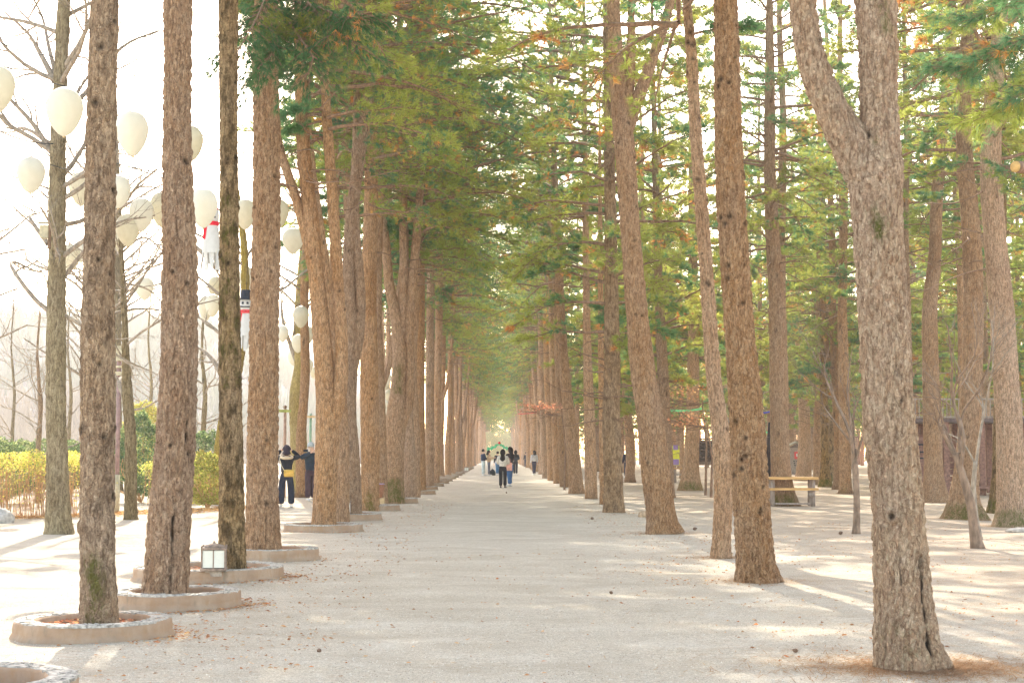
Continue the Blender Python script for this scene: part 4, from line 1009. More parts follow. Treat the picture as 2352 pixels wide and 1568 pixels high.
# twiggy shadows of trees that stand just out of frame on the left are cast by these neighbours
for k, (x, y) in enumerate(((-13.5, 26), (-12.0, 34), (-15, 44))):
    D = y; px = 1147 + x / y * F
    bare_tree(D, [(px, 1042 + HC / D * F, 40), (px, 900, 36), (px + 4, 500, 26), (px, 200, 14)], [], 'leafless plaza tree standing %s' % ('outside the left edge, nearest', 'left of the hedge, middle', 'left of the hedge, farthest')[k], 'olive', 330 + k, top=11, gen=18, gl=3, gz=(3, 10), depth=3, sides=16, step=.2, kids=4, group='plaza trees at the left edge')
# saplings on the right
M['sapling'] = simple('smooth_sapling_bark', (.24, .17, .125), .35, 14, stretch=(1, 1, .4))
def sapling(D, base, stems, label, seed, mat='sapling'):
    rng = np.random.default_rng(seed); org = P(base[0], base[1], D); org.z = -.02
    t = thing('sapling', label, 'sapling', org)
    mb = MB()
    for st in stems[:1]:
        pts = [list(P(x, y, D) - org) + [w_ / 2 * D / F] for (x, y, w_) in st]; pts[0][2] = 0
        stem(mb, pts, 18, .06, seed, flare=.3, rough=.002, wob=.04)
    mb.build('trunk', M[mat], t)
    mb = MB()
    for st in stems[1:]:
        q = [np.array(P(x, y, D) - org) for (x, y, w_) in st]
        for k in range(1, len(q)): q[k][1] += rng.normal(0, .15) * k
        bare(mb, None, None, 0, st[0][2] / 2 * D / F, 3, rng, pts_in=q, kids=6, spread=.62, thin=.22, start=.25)
    mb.build('branches', M[mat], t)
sapling(20.8, (1967, 1232), [[(1967, 1232, 17), (1968, 1180, 15), (1967, 1130, 14), (1964, 1070, 14), (1962, 1030, 11)],
    [(1962, 1060, 9), (1950, 1000, 7), (1925, 930, 5), (1905, 860, 3), (1890, 800, 3)], [(1964, 1060, 8), (1975, 1010, 6), (1995, 960, 5), (2010, 880, 3)], [(1960, 1040, 7), (1955, 960, 5), (1950, 880, 4), (1962, 800, 2)],
    [(1958, 1020, 6), (1925, 980, 5), (1905, 930, 3), (1880, 900, 2)], [(1962, 1030, 6), (1968, 950, 4), (1990, 870, 3)]], 'thin forked leafless sapling left of the big forked pine', 401)
sapling(17.6, (2247, 1298), [[(2247, 1298, 30), (2240, 1230, 24), (2228, 1150, 20), (2210, 1090, 17), (2195, 1040, 13)],
    [(2200, 1060, 11), (2175, 1010, 9), (2140, 970, 7), (2105, 935, 5)], [(2205, 1080, 10), (2208, 1000, 8), (2195, 920, 6), (2170, 840, 5), (2130, 760, 3)], [(2205, 1040, 8), (2215, 960, 6), (2245, 870, 5), (2270, 780, 4), (2290, 700, 2)],
    [(2195, 1040, 7), (2175, 960, 5), (2140, 880, 4), (2100, 830, 3)], [(2208, 1000, 7), (2200, 900, 5), (2225, 800, 4), (2215, 700, 3)]], 'crooked leafless sapling with spreading stems at the right', 402)
sapling(19.5, (2252, 1255), [[(2250, 1262, 15), (2240, 1180, 13), (2236, 1120, 12), (2240, 1060, 10)],
    [(2240, 1080, 8), (2255, 1000, 6), (2275, 920, 5), (2275, 830, 4), (2285, 730, 3)], [(2238, 1060, 6), (2215, 1020, 4), (2190, 990, 3)]], 'pale grey forked sapling just behind the crooked one', 403, 'greylimb')
sapling(33, (1707, 1155), [[(1707, 1157, 13), (1704, 1130, 11), (1700, 1110, 9), (1698, 1090, 8)],
    [(1700, 1120, 6), (1690, 1060, 5), (1680, 1000, 4), (1665, 930, 3)], [(1706, 1120, 6), (1715, 1060, 4), (1735, 990, 3), (1750, 900, 2)], [(1704, 1110, 5), (1708, 1040, 4), (1700, 960, 3)]], 'small bushy sapling between thin crooked pine and knotty pine', 404, 'greylimb')
# ------------------------------------------------------------------ hedge and shrubs
def leafy(mb, pts, rng, cols, size=.035, mi=0, up=.3):
    n = len(pts); d = rng.normal(0, 1, (n, 3)); d[:, 2] = abs(d[:, 2]) * .8 + up; d /= np.linalg.norm(d, axis=1)[:, None]
    s = np.cross(d, rng.normal(0, 1, (n, 3))); s /= np.linalg.norm(s, axis=1)[:, None]; L = (size * rng.uniform(.6, 1.4, n))[:, None]
    v = np.stack([pts, pts + d * L * .5 + s * L * .32, pts + d * L, pts + d * L * .5 - s * L * .32], 1).reshape(-1, 3)
    c = cols[rng.integers(0, len(cols), n)] * rng.uniform(.7, 1.25, (n, 1))
    mb.add(v, np.arange(4 * n).reshape(-1, 4), mi, np.repeat(np.clip(c, 0, .95), 4, 0))
HC_ = np.array([(.55, .60, .14), (.45, .54, .14), (.68, .66, .22), (.34, .44, .14), (.70, .60, .28)])
M['hedgestem'] = simple('orange_hedge_stems', (.55, .33, .17), .35, 12)
def hedge(a, b, h, dep, label, seed):
    rng = np.random.default_rng(seed); a = Vector(a); b = Vector(b); L = (b - a).length; ux = (b - a) / L; uy = Vector((-ux.y, ux.x, 0))
    t = thing('hedge', label, 'hedge', a); mb = MB(); mf = MB()
    n = int(L * 60)
    for k in range(n):
        s = rng.random() * L; w_ = rng.normal(0, dep * .32); p = ux * s + uy * w_; hh = h * rng.uniform(.72, 1.02)
        e = p + Vector((rng.normal(0, .09), rng.normal(0, .09), hh)); m = p.lerp(e, .5) + Vector((rng.normal(0, .035), rng.normal(0, .035), 0))
        mb.tube([p, m, e], [.008, .006, .003], 3, cap=False)
        for q in range(2):
            f = rng.uniform(.2, .8); o = p.lerp(e, f); mb.tube([o, o + Vector((rng.normal(0, .1), rng.normal(0, .1), .2))], [.004, .002], 3, cap=False)
    mb.build('stems', M['hedgestem'], t)
    m = int(L * 3000)
    s = rng.random(m) * L; w_ = rng.normal(0, dep * .42, m)
    z = h * (1.0 - abs(rng.normal(0, .17, m)) ** 1.0); z = np.where(rng.random(m) < .10, h * rng.uniform(.1, .6, m), z)
    z = z * (1 + .12 * vnoise(np.stack([s * 1.3, w_ * 2, s * 0], -1), seed)) - .35 * np.maximum(0, abs(w_) - dep * .45)
    x = np.array(ux)[None] * s[:, None] + np.array(uy)[None] * w_[:, None]; x[:, 2] = np.maximum(z, .02)
    keep = vnoise(x * 3.2, seed + 1) + .4 * vnoise(x * 9, seed + 2) > -.2
    leafy(mf, x[keep], rng, HC_, .045); mf.build('foliage', M['hedge'], t)
g0, g1, g2 = G(-330, 1208), G(205, 1186), G(500, 1150)
hedge((g0.x, g0.y + .5, 0), (g1.x, g1.y + .5, 0), 1.42, .8, 'yellow green sunlit hedge on orange stems at the left edge', 501)
hedge((G(345, 1164).x, G(345, 1164).y + 1, 0), (g2.x, g2.y + 1, 0), 1.25, .8, 'shorter piece of yellow green hedge right of the leaning pine', 502)
SHC = np.array([(.10, .17, .08), (.16, .23, .11), (.30, .36, .22), (.12, .20, .12)])
SHY = np.array([(.45, .47, .14), (.35, .38, .12), (.5, .42, .16)])
def shrub(px, pb, D, w_, h, label, seed, cols=SHC, z0=.1):
    rng = np.random.default_rng(seed); x = row_x(px, D); t = thing('shrub', label, 'shrub', (x, D * YS, 0), 0)
    n = int(2600 * w_ * h); u = rng.normal(0, 1, (n, 3)); u /= np.linalg.norm(u, axis=1)[:, None]
    rr = rng.uniform(.72, 1.0, n) ** .5 * (1 + .22 * vnoise(u * 2.4, seed) + .1 * vnoise(u * 6, seed + 1))
    p = u * rr[:, None] * np.array((w_ / 2, w_ / 2.2, h / 2)) + np.array((0, 0, h / 2 + z0))
    mb = MB(); leafy(mb, p, rng, cols, .07); mb.build('foliage', M['hedge'], t)
    mb = MB()
    for k in range(7): bare(mb, (0, 0, 0), (rng.normal(0, .5), rng.normal(0, .5), 1), h * .75, .025, 1, rng, kids=4)
    mb.build('stems', M['hedgestem'], t)
shrub(8, 0, 33, 2.0, 1.75, 'round clipped evergreen shrub behind the hedge at the left edge', 511)
shrub(75, 0, 42, 2.6, 1.9, 'dark evergreen shrub second from the left edge behind the hedge', 512)
shrub(170, 0, 44, 2.4, 1.8, 'dark evergreen shrub behind the olive trunk', 513)
shrub(330, 0, 34, 1.35, 2.6, 'tall rounded evergreen shrub beside the leaning pine', 514)
shrub(335, 0, 46, 2.0, 3.3, 'pale golden green bush rising behind the rounded evergreen', 515, SHY)
shrub(470, 0, 38, 1.5, 2.1, 'evergreen shrub right of the leaning pine', 516)
shrub(480, 0, 30, 1.1, 1.35, 'low golden green bush near the hedge end', 517, SHY)
shrub(228, 0, 40, 2.0, 1.9, 'dark evergreen shrub between olive trunk and nearest pine', 518)
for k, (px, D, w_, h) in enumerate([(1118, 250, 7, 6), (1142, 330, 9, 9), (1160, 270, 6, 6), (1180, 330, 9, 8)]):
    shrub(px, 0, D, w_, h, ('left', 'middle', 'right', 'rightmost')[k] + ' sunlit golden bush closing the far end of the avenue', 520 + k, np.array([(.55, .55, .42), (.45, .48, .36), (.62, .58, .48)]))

# ------------------------------------------------------------------ hills with a distant bare wood
M['hill'] = simple('hazy_hillside', (.13, .12, .14), .15, .05, .95, .1)
gx = np.linspace(-420, -14, 90); gy = np.linspace(150, 460, 50); X, Y = np.meshgrid(gx, gy, indexing='ij')
ss = np.clip((Y - 170) / 130, 0, 1); ss = ss * ss * (3 - 2 * ss); edge = np.clip((-X - 14) / 70, 0, 1)
def hz(X, Y):
    ss = np.clip((Y - 165) / 130, 0, 1); ss = ss * ss * (3 - 2 * ss); e = np.clip((-X - 14) / 60, 0, 1)
    return (37 + 9 * vnoise(np.stack([X * .018, Y * .018, X * 0], -1), 77) + 3 * vnoise(np.stack([X * .07, Y * .07, X * 0], -1), 78)) * ss * e - .5
Zh = hz(X, Y); mb = MB(); nx, ny = X.shape; i = np.arange(nx - 1)[:, None] * ny; j = np.arange(ny - 1)[None, :]
mb.add(np.stack([X, Y * YS, Zh], -1), np.stack([i + j, i + ny + j, i + ny + j + 1, i + j + 1], -1).reshape(-1, 4))
tag(mb.build('hills', M['hill']), 'pale hazy wooded hills beyond the plaza', kind='structure')
rng = np.random.default_rng(5); n = 9000
px_ = rng.uniform(-330, -20, n); py_ = rng.uniform(158, 330, n); pz_ = hz(px_, py_); mb = MB()
for rep in range(9):
    a = rng.normal(0, .32, n); b = rng.normal(0, .3, n); L = rng.uniform(2.2, 5.5, n)
    p0 = np.stack([px_, py_ * YS, pz_ + rng.uniform(0, 1.5, n)], -1) + rng.normal(0, .5, (n, 3)); d = np.stack([np.sin(a), np.sin(b), np.cos(a)], -1)
    s = np.array((.11, 0, 0)); v = np.stack([p0 - s, p0 + s, p0 + d * L[:, None]], 1).reshape(-1, 3)
    cc = np.where((vnoise(np.stack([px_ * .03, py_ * .03, px_ * 0], -1), 4) > .1)[:, None], (.13, .155, .16), (.17, .15, .155)) * rng.uniform(.8, 1.15, (n, 1))
    mb.add(v, np.arange(3 * n).reshape(-1, 3), 0, np.repeat(cc, 3, 0))
tag(mb.build('distant_wood', M['dryleaf'], smooth=False), 'distant leafless wood covering the pale hills', kind='stuff')

# ------------------------------------------------------------------ lamp post, birdhouse, sign post, rocks
M['purple_pole'] = simple('purple_brown_pole', (.30, .20, .20), .2, 8, .6, .2)
M['box_beige'] = simple('beige_box', (.50, .46, .34), .2, 10, .7, .2)
D = 27.5; x = P(268, 1160, D).x; t = thing('speaker_pole', 'purple brown pole with beige speaker boxes half hidden by the nearest pine', 'pole', (x, D * YS, 0))
zt = P(268, 800, D).z
MB().tube([(0, 0, 0), (0, 0, zt)], .055, 12).build('pole', M['purple_pole'], t)
MB().tube([(0, 0, -.02), (0, 0, .95)], .07, 12).build('sleeve', M['box_beige'], t)
MB().box((.04, -.1, P(0, 812, D).z), (.16, .16, .36)).build('upper_box', M['box_beige'], t, smooth=False)
MB().box((.12, -.05, P(0, 858, D).z), (.42, .14, .09)).box((.05, -.05, P(0, 842, D).z), (.26, .12, .05)).build('bracket', M['box_beige'], t, smooth=False)
D = 20.5; p = P(103, 533, D); t = thing('birdhouse', 'small pale wooden birdhouse on the left side of the olive trunk', 'birdhouse', p)
MB().box((0, 0, 0), (.15, .16, .23)).build('box', M['box_beige'], t, smooth=False); MB().box((0, -.01, .125), (.19, .2, .02)).build('roof', M['box_beige'], t, smooth=False)
MB().lathe([(.0, 0), (.018, 0), (.018, .01), (0, .01)], 12).build('hole', M['black_cloth'], t).rotation_euler = (PI / 2, 0, 0)
t.children[-1].location = (0, -.082, .03)
MB().box((.08, .02, -.08), (.03, .1, .45)).build('bracket', M['limb'], t, smooth=False)
M['green_board'] = simple('mossy_green_board', (.32, .36, .10), .2, 9); M['post_brown'] = simple('brown_post', (.42, .27, .20), .2, 12)
D = 38; x = P(653, 1120, D).x; t = thing('cross_post', 'brown post with a short green cross board behind the photographing person', 'post', (x, D * YS, 0))
zt = P(653, 938, D).z; MB().tube([(0, 0, 0), (0, 0, zt)], .05, 10).build('post', M['post_brown'], t); MB().box((0, -.07, zt - .08), (.42, .05, .09)).build('cross_board', M['green_board'], t, smooth=False)
MB().lathe([(0, 0), (.06, .02), (.06, .08), (0, .12)], 12, c=(0, 0, zt)).build('finial', M['limb'], t)
D = 46; x = P(712, 1120, D).x; t = thing('cross_post', 'farther post with green board beside the capped photographer', 'post', (x, D * YS, 0))
zt = P(712, 950, D).z; MB().tube([(0, 0, 0), (0, 0, zt)], .05, 10).build('post', simple('green_post', (.25, .42, .3), .2, 9), t); MB().box((0, -.07, zt - .12), (.4, .05, .09)).build('cross_board', M['block'], t, smooth=False)
def rock(x, y, s, label, seed, col=(.42, .40, .38)):
    me = bpy.data.meshes.new('rock'); import bmesh
    bm = bmesh.new(); bmesh.ops.create_icosphere(bm, subdivisions=4, radius=1)
    v = np.array([p.co[:] for p in bm.verts]); k = 1 + .22 * fbm(v * 1.3 + seed, seed) + .05 * fbm(v * 5, seed)
    v = v * k[:, None] * np.array(s); bm2 = [tuple(q) for q in v]
    for p, q in zip(bm.verts, bm2): p.co = q
    for f in bm.faces: f.smooth = True
    bm.to_mesh(me); bm.free(); me.materials.append(simple('rock_%d' % seed, col, .3, 10, .9, .6, .02))
    o = bpy.data.objects.new('rock', me); COL.objects.link(o); o.location = (x, y, s[2] * .35); tag(o, label, 'rock')
g = G(2, 1200); rock(g.x, g.y, (.28, .25, .22), 'grey rock at the left edge before the hedge', 3)
g = G(2346, 1222); rock(g.x, g.y, (.30, .18, .07), 'flat pale stone beside the thick mossy pine at right', 4, (.5, .45, .40))
g = G(1478, 1188); rock(g.x, g.y, (.12, .12, .12), 'small stump like stone left of the leaning forked pine', 5, (.5, .36, .24))

# ------------------------------------------------------------------ timber things on the right
M['plank'] = simple('orange_timber_plank', (.66, .40, .17), .25, 9, .7, .3, stretch=(.3, 4, 4))
M['greytimber'] = simple('grey_timber', (.36, .30, .27), .3, 12, .85, .4, stretch=(2, 2, .4))
M['darktimber'] = simple('dark_timber', (.16, .12, .12), .3, 12, .85, .3)
M['browntimber'] = simple('red_brown_timber', (.27, .15, .12), .3, 12, .8, .3)
D = 31.6; pl = P(1775, 1160, D); prr = P(1868, 1158, D); t = thing('timber_table', 'orange plank table with a lower shelf on grey posts', 'table', ((pl.x + prr.x) / 2, D * YS, 0))
hw = (prr.x - pl.x) / 2; zt = P(0, 1098, D).z + .0; zs = P(0, 1122, D).z
zt = max(.72, zt); zs = zt - .30
MB().box((0, 0, zt), (2 * hw + .24, .42, .07)).box((0, .46, zt), (2 * hw + .2, .36, .07)).build('tabletop', M['plank'], t, smooth=False)
MB().box((0, -.12, zs), (2 * hw + .22, .2, .065)).build('shelf', M['plank'], t, smooth=False)
for s in (-1, 1):
    for yy in (0.02, .5):
        MB().tube([(s * hw, yy, -.01), (s * hw + .01, yy, zt - .022)], [.062, .055], 12).build('leg', M['greytimber'], t)
MB().box((0, .05, .07), (2 * hw, .05, .05)).build('stretcher', M['greytimber'], t, smooth=False)
MB().lathe([(.02, 0), (.09, .03), (.10, .1), (.05, .16), (0, .17)], 12, c=(hw - .06, -.08, zs - .22)).build('burl', M['greytimber'], t)
D = 57; x = P(1562, 1100, D).x; t = thing('timber_table', 'small far plank table behind the leaning grey pine', 'table', (x, D * YS, 0), .1)
MB().box((0, 0, .72), (1.05, .6, .05)).build('tabletop', M['plank'], t, smooth=False)
for s in (-1, 1): MB().box((s * .3, 0, .35), (.14, .4, .7)).build('leg', M['greytimber'], t, smooth=False)
MB().box((0, -.5, .42), (1.0, .22, .05)).build('bench_seat', M['greytimber'], t, smooth=False)
# kiosk
D = 82; x = P(1828, 1090, D).x; t = thing('timber_kiosk', 'small grey kiosk with mossy gable roof and red sign', 'kiosk', (x, D * YS, 0))
MB().box((0, 0, .95), (1.15, .9, 1.9)).build('body', M['greytimber'], t, smooth=False)
mb = MB()
for s in (-1, 1): mb.box((s * .48, -.1, 2.08), (1.1, 1.5, .09), Matrix.Rotation(s * .42, 3, 'Y'))
mb.build('roof', simple('mossy_shingle_roof', (.40, .36, .26), .35, 9), t, smooth=False)
MB().add([(-.55, -.46, 1.9), (.55, -.46, 1.9), (0, -.46, 2.2)], [(0, 1, 2)]).build('gable', M['darktimber'], t, smooth=False)
f = MB().box((.05, -.47, 1.35), (.46, .05, .52)).build('red_sign', simple('red_sign_face', (.72, .08, .09), .1, 5), t, smooth=False)
MB().box((.05, -.503, 1.37), (.2, .01, .22)).build('white_emblem', M['white_cloth'], f, smooth=False)
mb = MB()
for q in range(9): mb.box((-.2 + (q % 3) * .2 + (q // 3) * .03, -.46, .92 - (q // 3) * .14), (.11, .03, .08), Matrix.Rotation(.3, 3, 'Y'))
mb.build('dark_openings', M['black_cloth'], t, smooth=False)
MB().box((0, -.47, .03), (1.3, 1.1, .08)).build('plinth', M['darktimber'], t, smooth=False)
# slatted shed
D = 50; x = P(1622, 1112, D).x; t = thing('slatted_shed', 'dark slatted timber rack left of the thin crooked pine', 'rack', (x, D * YS, 0), .1)
mb = MB()
for k in range(7): mb.box((0, -.03 * k, 1.15 + k * .16), (1.0, .9, .06), Matrix.Rotation(.03 * (k % 2), 3, 'X'))
mb.build('slats', M['darktimber'], t, smooth=False)
for s in (-1, 1): MB().box((s * .42, 0, 1.05), (.09, .09, 2.1)).build('leg', M['darktimber'], t, smooth=False)
MB().box((0, .3, 1.5), (.9, .04, 1.1)).build('back_panel', M['greytimber'], t, smooth=False)
# timber lookout
D = 40; x0 = P(2092, 1100, D).x; x1 = P(2420, 1100, D).x; t = thing('timber_lookout', 'brown timber lookout house with railed upper deck at the right', 'lookout', (x0, D * YS, 0)); Wd = x1 - x0
zd = P(0, 968, D).z; zr = P(0, 925, D).z
for k in range(5):
    for yy in (0, 3.2): MB().box((Wd * k / 4, yy, zd / 2), (.2, .2, zd)).build('post', M['browntimber'], t, smooth=False)
MB().box((Wd / 2, 1.6, zd + .06), (Wd + .5, 3.7, .14)).build('deck', M['darktimber'], t, smooth=False)
mb = MB()
for k in range(int(Wd / .14)): mb.box((k * .14 + .03, -.12, zd + .45), (.03, .03, .64))
mb.box((Wd / 2, -.12, zd + .80), (Wd + .3, .07, .06)); mb.box((Wd / 2, -.12, zd + .17), (Wd + .3, .05, .05)); mb.build('railing', M['greytimber'], t, smooth=False)
mb = MB()
for k in range(9): mb.box((.45, .2, .35 + k * .2), (.85, .05, .17))
mb.build('lower_wall', M['browntimber'], t, smooth=False)
MB().box((.45, .16, 1.78), (.86, .05, .05)).box((.45, .16, 1.52), (.86, .05, .05)).box((.45, .16, 1.3), (.86, .05, .05)).build('shutter_slats', M['black_cloth'], t, smooth=False)
mb = MB()
for k in range(6): mb.box((Wd * .42 + .0, 1.6 + k * .02, .3 + k * .24), (.9, .05, .2))
mb.build('inner_wall', M['browntimber'], t, smooth=False)
MB().box((Wd * .5, -.3, .28), (1.3, .5, .08)).build('step', M['browntimber'], t, smooth=False)
# dark folded parasol/post beside the knotty pine
D = 34; p = P(1767, 1130, D); t = thing('covered_pole', 'black wrapped pole standing behind the tall knotty pine', 'pole', (p.x, D * YS, 0))
MB().tube([(-.02, 0, 0), (0, 0, .5), (.03, 0, 1.5), (.02, 0, 2.4)], [.05, .10, .11, .03], 10).build('wrap', simple('black_wrap', (.03, .02, .02), .3, 9), t)
# coloured streamers
def streamer(a, b, D, col, label, r=.03):
    p, q = P(a[0], a[1], D), P(b[0], b[1], D); n = 16; mb = MB(); v = []
    for k in range(n + 1):
        f = k / n; c = p.lerp(q, f) - p; c.z -= .12 * 4 * f * (1 - f); v += [c + Vector((0, .02 * math.sin(k), r)), c + Vector((0, -.02 * math.sin(k * 1.3), -r))]
    mb.add(v, [(2 * k, 2 * k + 1, 2 * k + 3, 2 * k + 2) for k in range(n)])
    tag(mb.build('streamer', simple('streamer_%s' % label.split()[0], col, .1, 5), loc=p), label, 'streamer', 'paper streamers between the trees')
streamer((1500, 934), (1612, 938), 44, (.25, .75, .35), 'light green streamer left of the thin crooked pine', .04)
streamer((1700, 945), (1790, 938), 42, (.08, .10, .55), 'dark blue streamer behind the tall knotty pine')
streamer((1700, 990), (1785, 985), 43, (.2, .75, .35), 'bright green streamer below the blue one')
streamer((2030, 982), (2085, 980), 60, (.25, .85, .45), 'short green streamer far behind the forked pine')
streamer((1190, 950), (1285, 935), 84, (.8, .12, .15), 'red paper streamer crossing the right row')
D = 70; x = P(1552, 1080, D).x; t = thing('standing_banner', 'small yellow and purple banner between far trunks', 'banner', (x, D * YS, 0))
MB().box((0, 0, 1.35), (.62, .03, 1.2)).build('yellow_panel', simple('yellow_panel', (.80, .85, .08), .1, 5), t, smooth=False)
MB().box((0, -.03, 1.85), (.3, .02, .3)).box((0, -.03, .95), (.4, .02, .36)).build('purple_blocks', simple('purple_panel', (.35, .25, .6), .1, 5), t, smooth=False)
MB().box((0, .03, .6), (.05, .05, 1.2)).build('stand', M['darktimber'], t, smooth=False)
# green garland hung across the avenue
D = 120; mb = MB(); a, m_, b = P(1119, 1031, D), P(1147, 1017, D), P(1172, 1031, D); t = thing('garland', 'green cloth garland peaked over the far avenue', 'garland', m_, 0)
for (p, q, nm) in ((a, m_, 'left'), (m_, b, 'right')):
    mb = MB(); v = []
    for k in range(13):
        f = k / 12; c = p.lerp(q, f) - m_; wv = .16 * (1 + .5 * math.sin(k * 1.7)); c.z -= .22 * 4 * f * (1 - f) * .7; v += [c + Vector((0, .05 * math.sin(k * 2), wv)), c - Vector((0, .05 * math.sin(k), wv))]
    mb.add(v, [(2 * k, 2 * k + 1, 2 * k + 3, 2 * k + 2) for k in range(12)]); mb.build('swag', simple('green_cloth_' + nm, (.08, .55, .28), .2, 4), t)
mb = MB(); mb.lathe([(0, -.12), (.14, -.08), (.16, 0), (.1, .12), (0, .16)], 12); mb.build('knot', M['red_cloth'], t)
# a patch of lit red-orange leaves on low twigs across the right row
for k, (px, py, D, w_, h, lb) in enumerate([(1245, 935, 46, 1.5, .35, 'orange red leafed low branch hanging across the right row'), (1560, 905, 40, 1.6, .6, 'rusty leafed low maple branch left of the thin crooked pine'), (1570, 965, 38, 1.4, .5, 'dull red leafed maple twigs beside the leaning pine')]):
    rng = np.random.default_rng(700 + k); c = P(px, py, D); t = thing('maple_sapling', lb, 'sapling', (c.x + .9, D * YS, 0))
    n = 260; p = rng.normal(0, 1, (n, 3)) * np.array((w_ * .32, .3, h * .3)) + np.array((-.9, 0, c.z)); mb = MB()
    leafy(mb, p, rng, np.array([(.62, .32, .22), (.66, .42, .28), (.5, .27, .2)]), .09, up=-.1); mb.build('leaves', M['hedge'], t)
    mb = MB(); mb.tube([(0, 0, 0), (.05, 0, c.z * .5), (-.1, 0, c.z * .95)], [.05, .035, .02], 7, cap=False)
    for q in range(9): bare(mb, (-.1, 0, c.z * .9), (-1 + rng.normal(0, .2), rng.normal(0, .3), .1 + rng.normal(0, .12)), w_ * 1.1, .014, 1, rng, up=0, kids=4)
    mb.build('branches', M['limb'], t)

# ------------------------------------------------------------------ far edge of the wood, reads as one airy mass
rng = np.random.default_rng(61); n = 26000; x = rng.uniform(9, 150, n); y = rng.uniform(205, 240, n); z = 15 * rng.random(n) ** .8
k = vnoise(np.stack([x * .16, y * .1, z * .22], -1), 12) > -.12; x, y, z = x[k], y[k], z[k]
mb = MB(); leafy(mb, np.stack([x, y, z], -1), rng, np.array([(.62, .58, .30), (.50, .50, .24), (.66, .50, .34), (.38, .44, .22)]), .75, up=0)
for q in range(170):
    bx = rng.uniform(9, 150); by = rng.uniform(190, 235); r = rng.uniform(.12, .24); mb.tube([(bx, by, -.1), (bx + rng.normal(0, .2), by, 7), (bx + rng.normal(0, .5), by, 15)], [r * 1.2, r, r * .5], 7, cap=False, col=(.42, .30, .22))
tag(mb.build('far_wood', M['hedge'], smooth=False), 'far sunlit edge of the pine wood', kind='stuff')
# ------------------------------------------------------------------ haze
mb = MB(); mb.box((0, 330, 34), (1100, 860, 80)); m = bpy.data.materials.new('sunlit_haze'); m.use_nodes = True; nt = m.node_tree; nt.nodes.clear()
vo = nt.nodes.new('ShaderNodeVolumeScatter'); vo.inputs['Density'].default_value = .0008; vo.inputs['Anisotropy'].default_value = .35; vo.inputs['Color'].default_value = (1, .98, .95, 1)
no = nt.nodes.new('ShaderNodeOutputMaterial'); nt.links.new(vo.outputs[0], no.inputs['Volume'])
tag(mb.build('haze', m, smooth=False), 'thin sunlit haze between the trees', kind='structure')
# ------------------------------------------------------------------ litter
rng = np.random.default_rng(99); P_ = []
def zone(n, cx, cy, sx, sy, box=False):
    q = (rng.random((n, 2)) - .5) * 2 if box else rng.normal(0, .5, (n, 2))
    P_.append(np.stack([cx + q[:, 0] * sx, (cy + q[:, 1] * sy) * YS, np.full(n, .0)], -1))
for (px, D, r) in ((225, 9.17, .62), (414, 11, .61), (487, 13.3, .86), (627, 15.8, .66), (745, 21.4, .74), (-92, 6.15, .66)):
    cx = row_x(px, D)
    n = 260; a = rng.normal(-.5, 1.0, n); rr = r * 1.04 + abs(rng.normal(0, .16, n)); P_.append(np.stack([cx + np.cos(a) * rr, D * YS + np.sin(a) * rr, np.zeros(n)], -1))
zone(3000, 9.5, 15, 6.2, 9, True); zone(2500, 17, 30, 13, 14, True); zone(600, -.1, 12, 3.0, 6, True); zone(1500, -2.0, 20, .7, 13, True); zone(900, 2.6, 20, .8, 12, True); zone(350, 2.4, 13, 2.4, 3)
pts = np.vstack(P_); pts = pts[(pts[:, 1] > 5)]; pts[:, 2] = gz(pts[:, 0], pts[:, 1]) + .006
k = vnoise(pts * np.array((.9, .9, 0)) + 7, 3) + rng.normal(0, .35, len(pts)) > -.15
o = leaf_scatter(pts[k], rng, .021).build('fallen_leaves', M['dryleaf'], smooth=False); tag(o, 'scattered dry leaves and needles on the sand', kind='stuff')
g = [];
hx = rng.uniform(-17, -6.6, 9000); hy = g0.y + (hx - g0.x) / (g1.x - g0.x) * (g1.y - g0.y) + .4; hy = np.clip(hy, g0.y - 2, 46) + rng.normal(.1, .8, 9000)
pts = np.stack([hx, hy, gz(hx, hy) + .01 + rng.random(9000) * .05], -1)
o = leaf_scatter(pts, rng, .045).build('leaf_bed', M['dryleaf'], smooth=False); tag(o, 'bed of orange dry leaves under the hedge', kind='stuff')
# pine straw around the foot of the big forked pine
n = 5200; a = rng.random(n) * 6.28; rr = .05 + abs(rng.normal(0, .45, n)); cx, cy = P(2093, 1540, 7.85).x, 7.85 * YS
p = np.stack([cx + .12 + np.cos(a) * rr * 1.5, cy - .08 + np.sin(a) * rr, np.zeros(n)], -1)
n2 = 5200; q = np.stack([rng.uniform(1.0, 12, n2), rng.uniform(8, 33, n2), np.zeros(n2)], -1); q = q[vnoise(q * .8, 8) > .12]
rings = []
for (bx, by, br) in BASES:
    if by > 70: continue
    m_ = 700 if by < 35 else 260; a = rng.random(m_) * 6.28; rr = br * .9 + abs(rng.normal(0, .28, m_)); rings.append(np.stack([bx + np.cos(a) * rr, by + np.sin(a) * rr, np.zeros(m_)], -1))
p = np.vstack([p, q] + rings); p[:, 2] = gz(p[:, 0], p[:, 1]) + .008
b = rng.random(len(p)) * 6.28; L = rng.uniform(.03, .06, len(p)); d = np.stack([np.cos(b) * L, np.sin(b) * L, rng.normal(0, .004, len(p))], -1); s = np.stack([-np.sin(b), np.cos(b), b * 0], -1) * .0022
v = np.stack([p - d - s, p - d + s, p + d + s, p + d - s], 1).reshape(-1, 3); v[:, 2] += .003
cc = np.array([(.48, .28, .17), (.56, .38, .25), (.38, .23, .14)])[rng.integers(0, 3, len(p))]
mb = MB(); mb.add(v, np.arange(4 * len(p)).reshape(-1, 4), 0, np.repeat(cc, 4, 0)); tag(mb.build('pine_straw', M['dryleaf'], smooth=False), 'red brown pine straw around the big forked pine', kind='stuff')
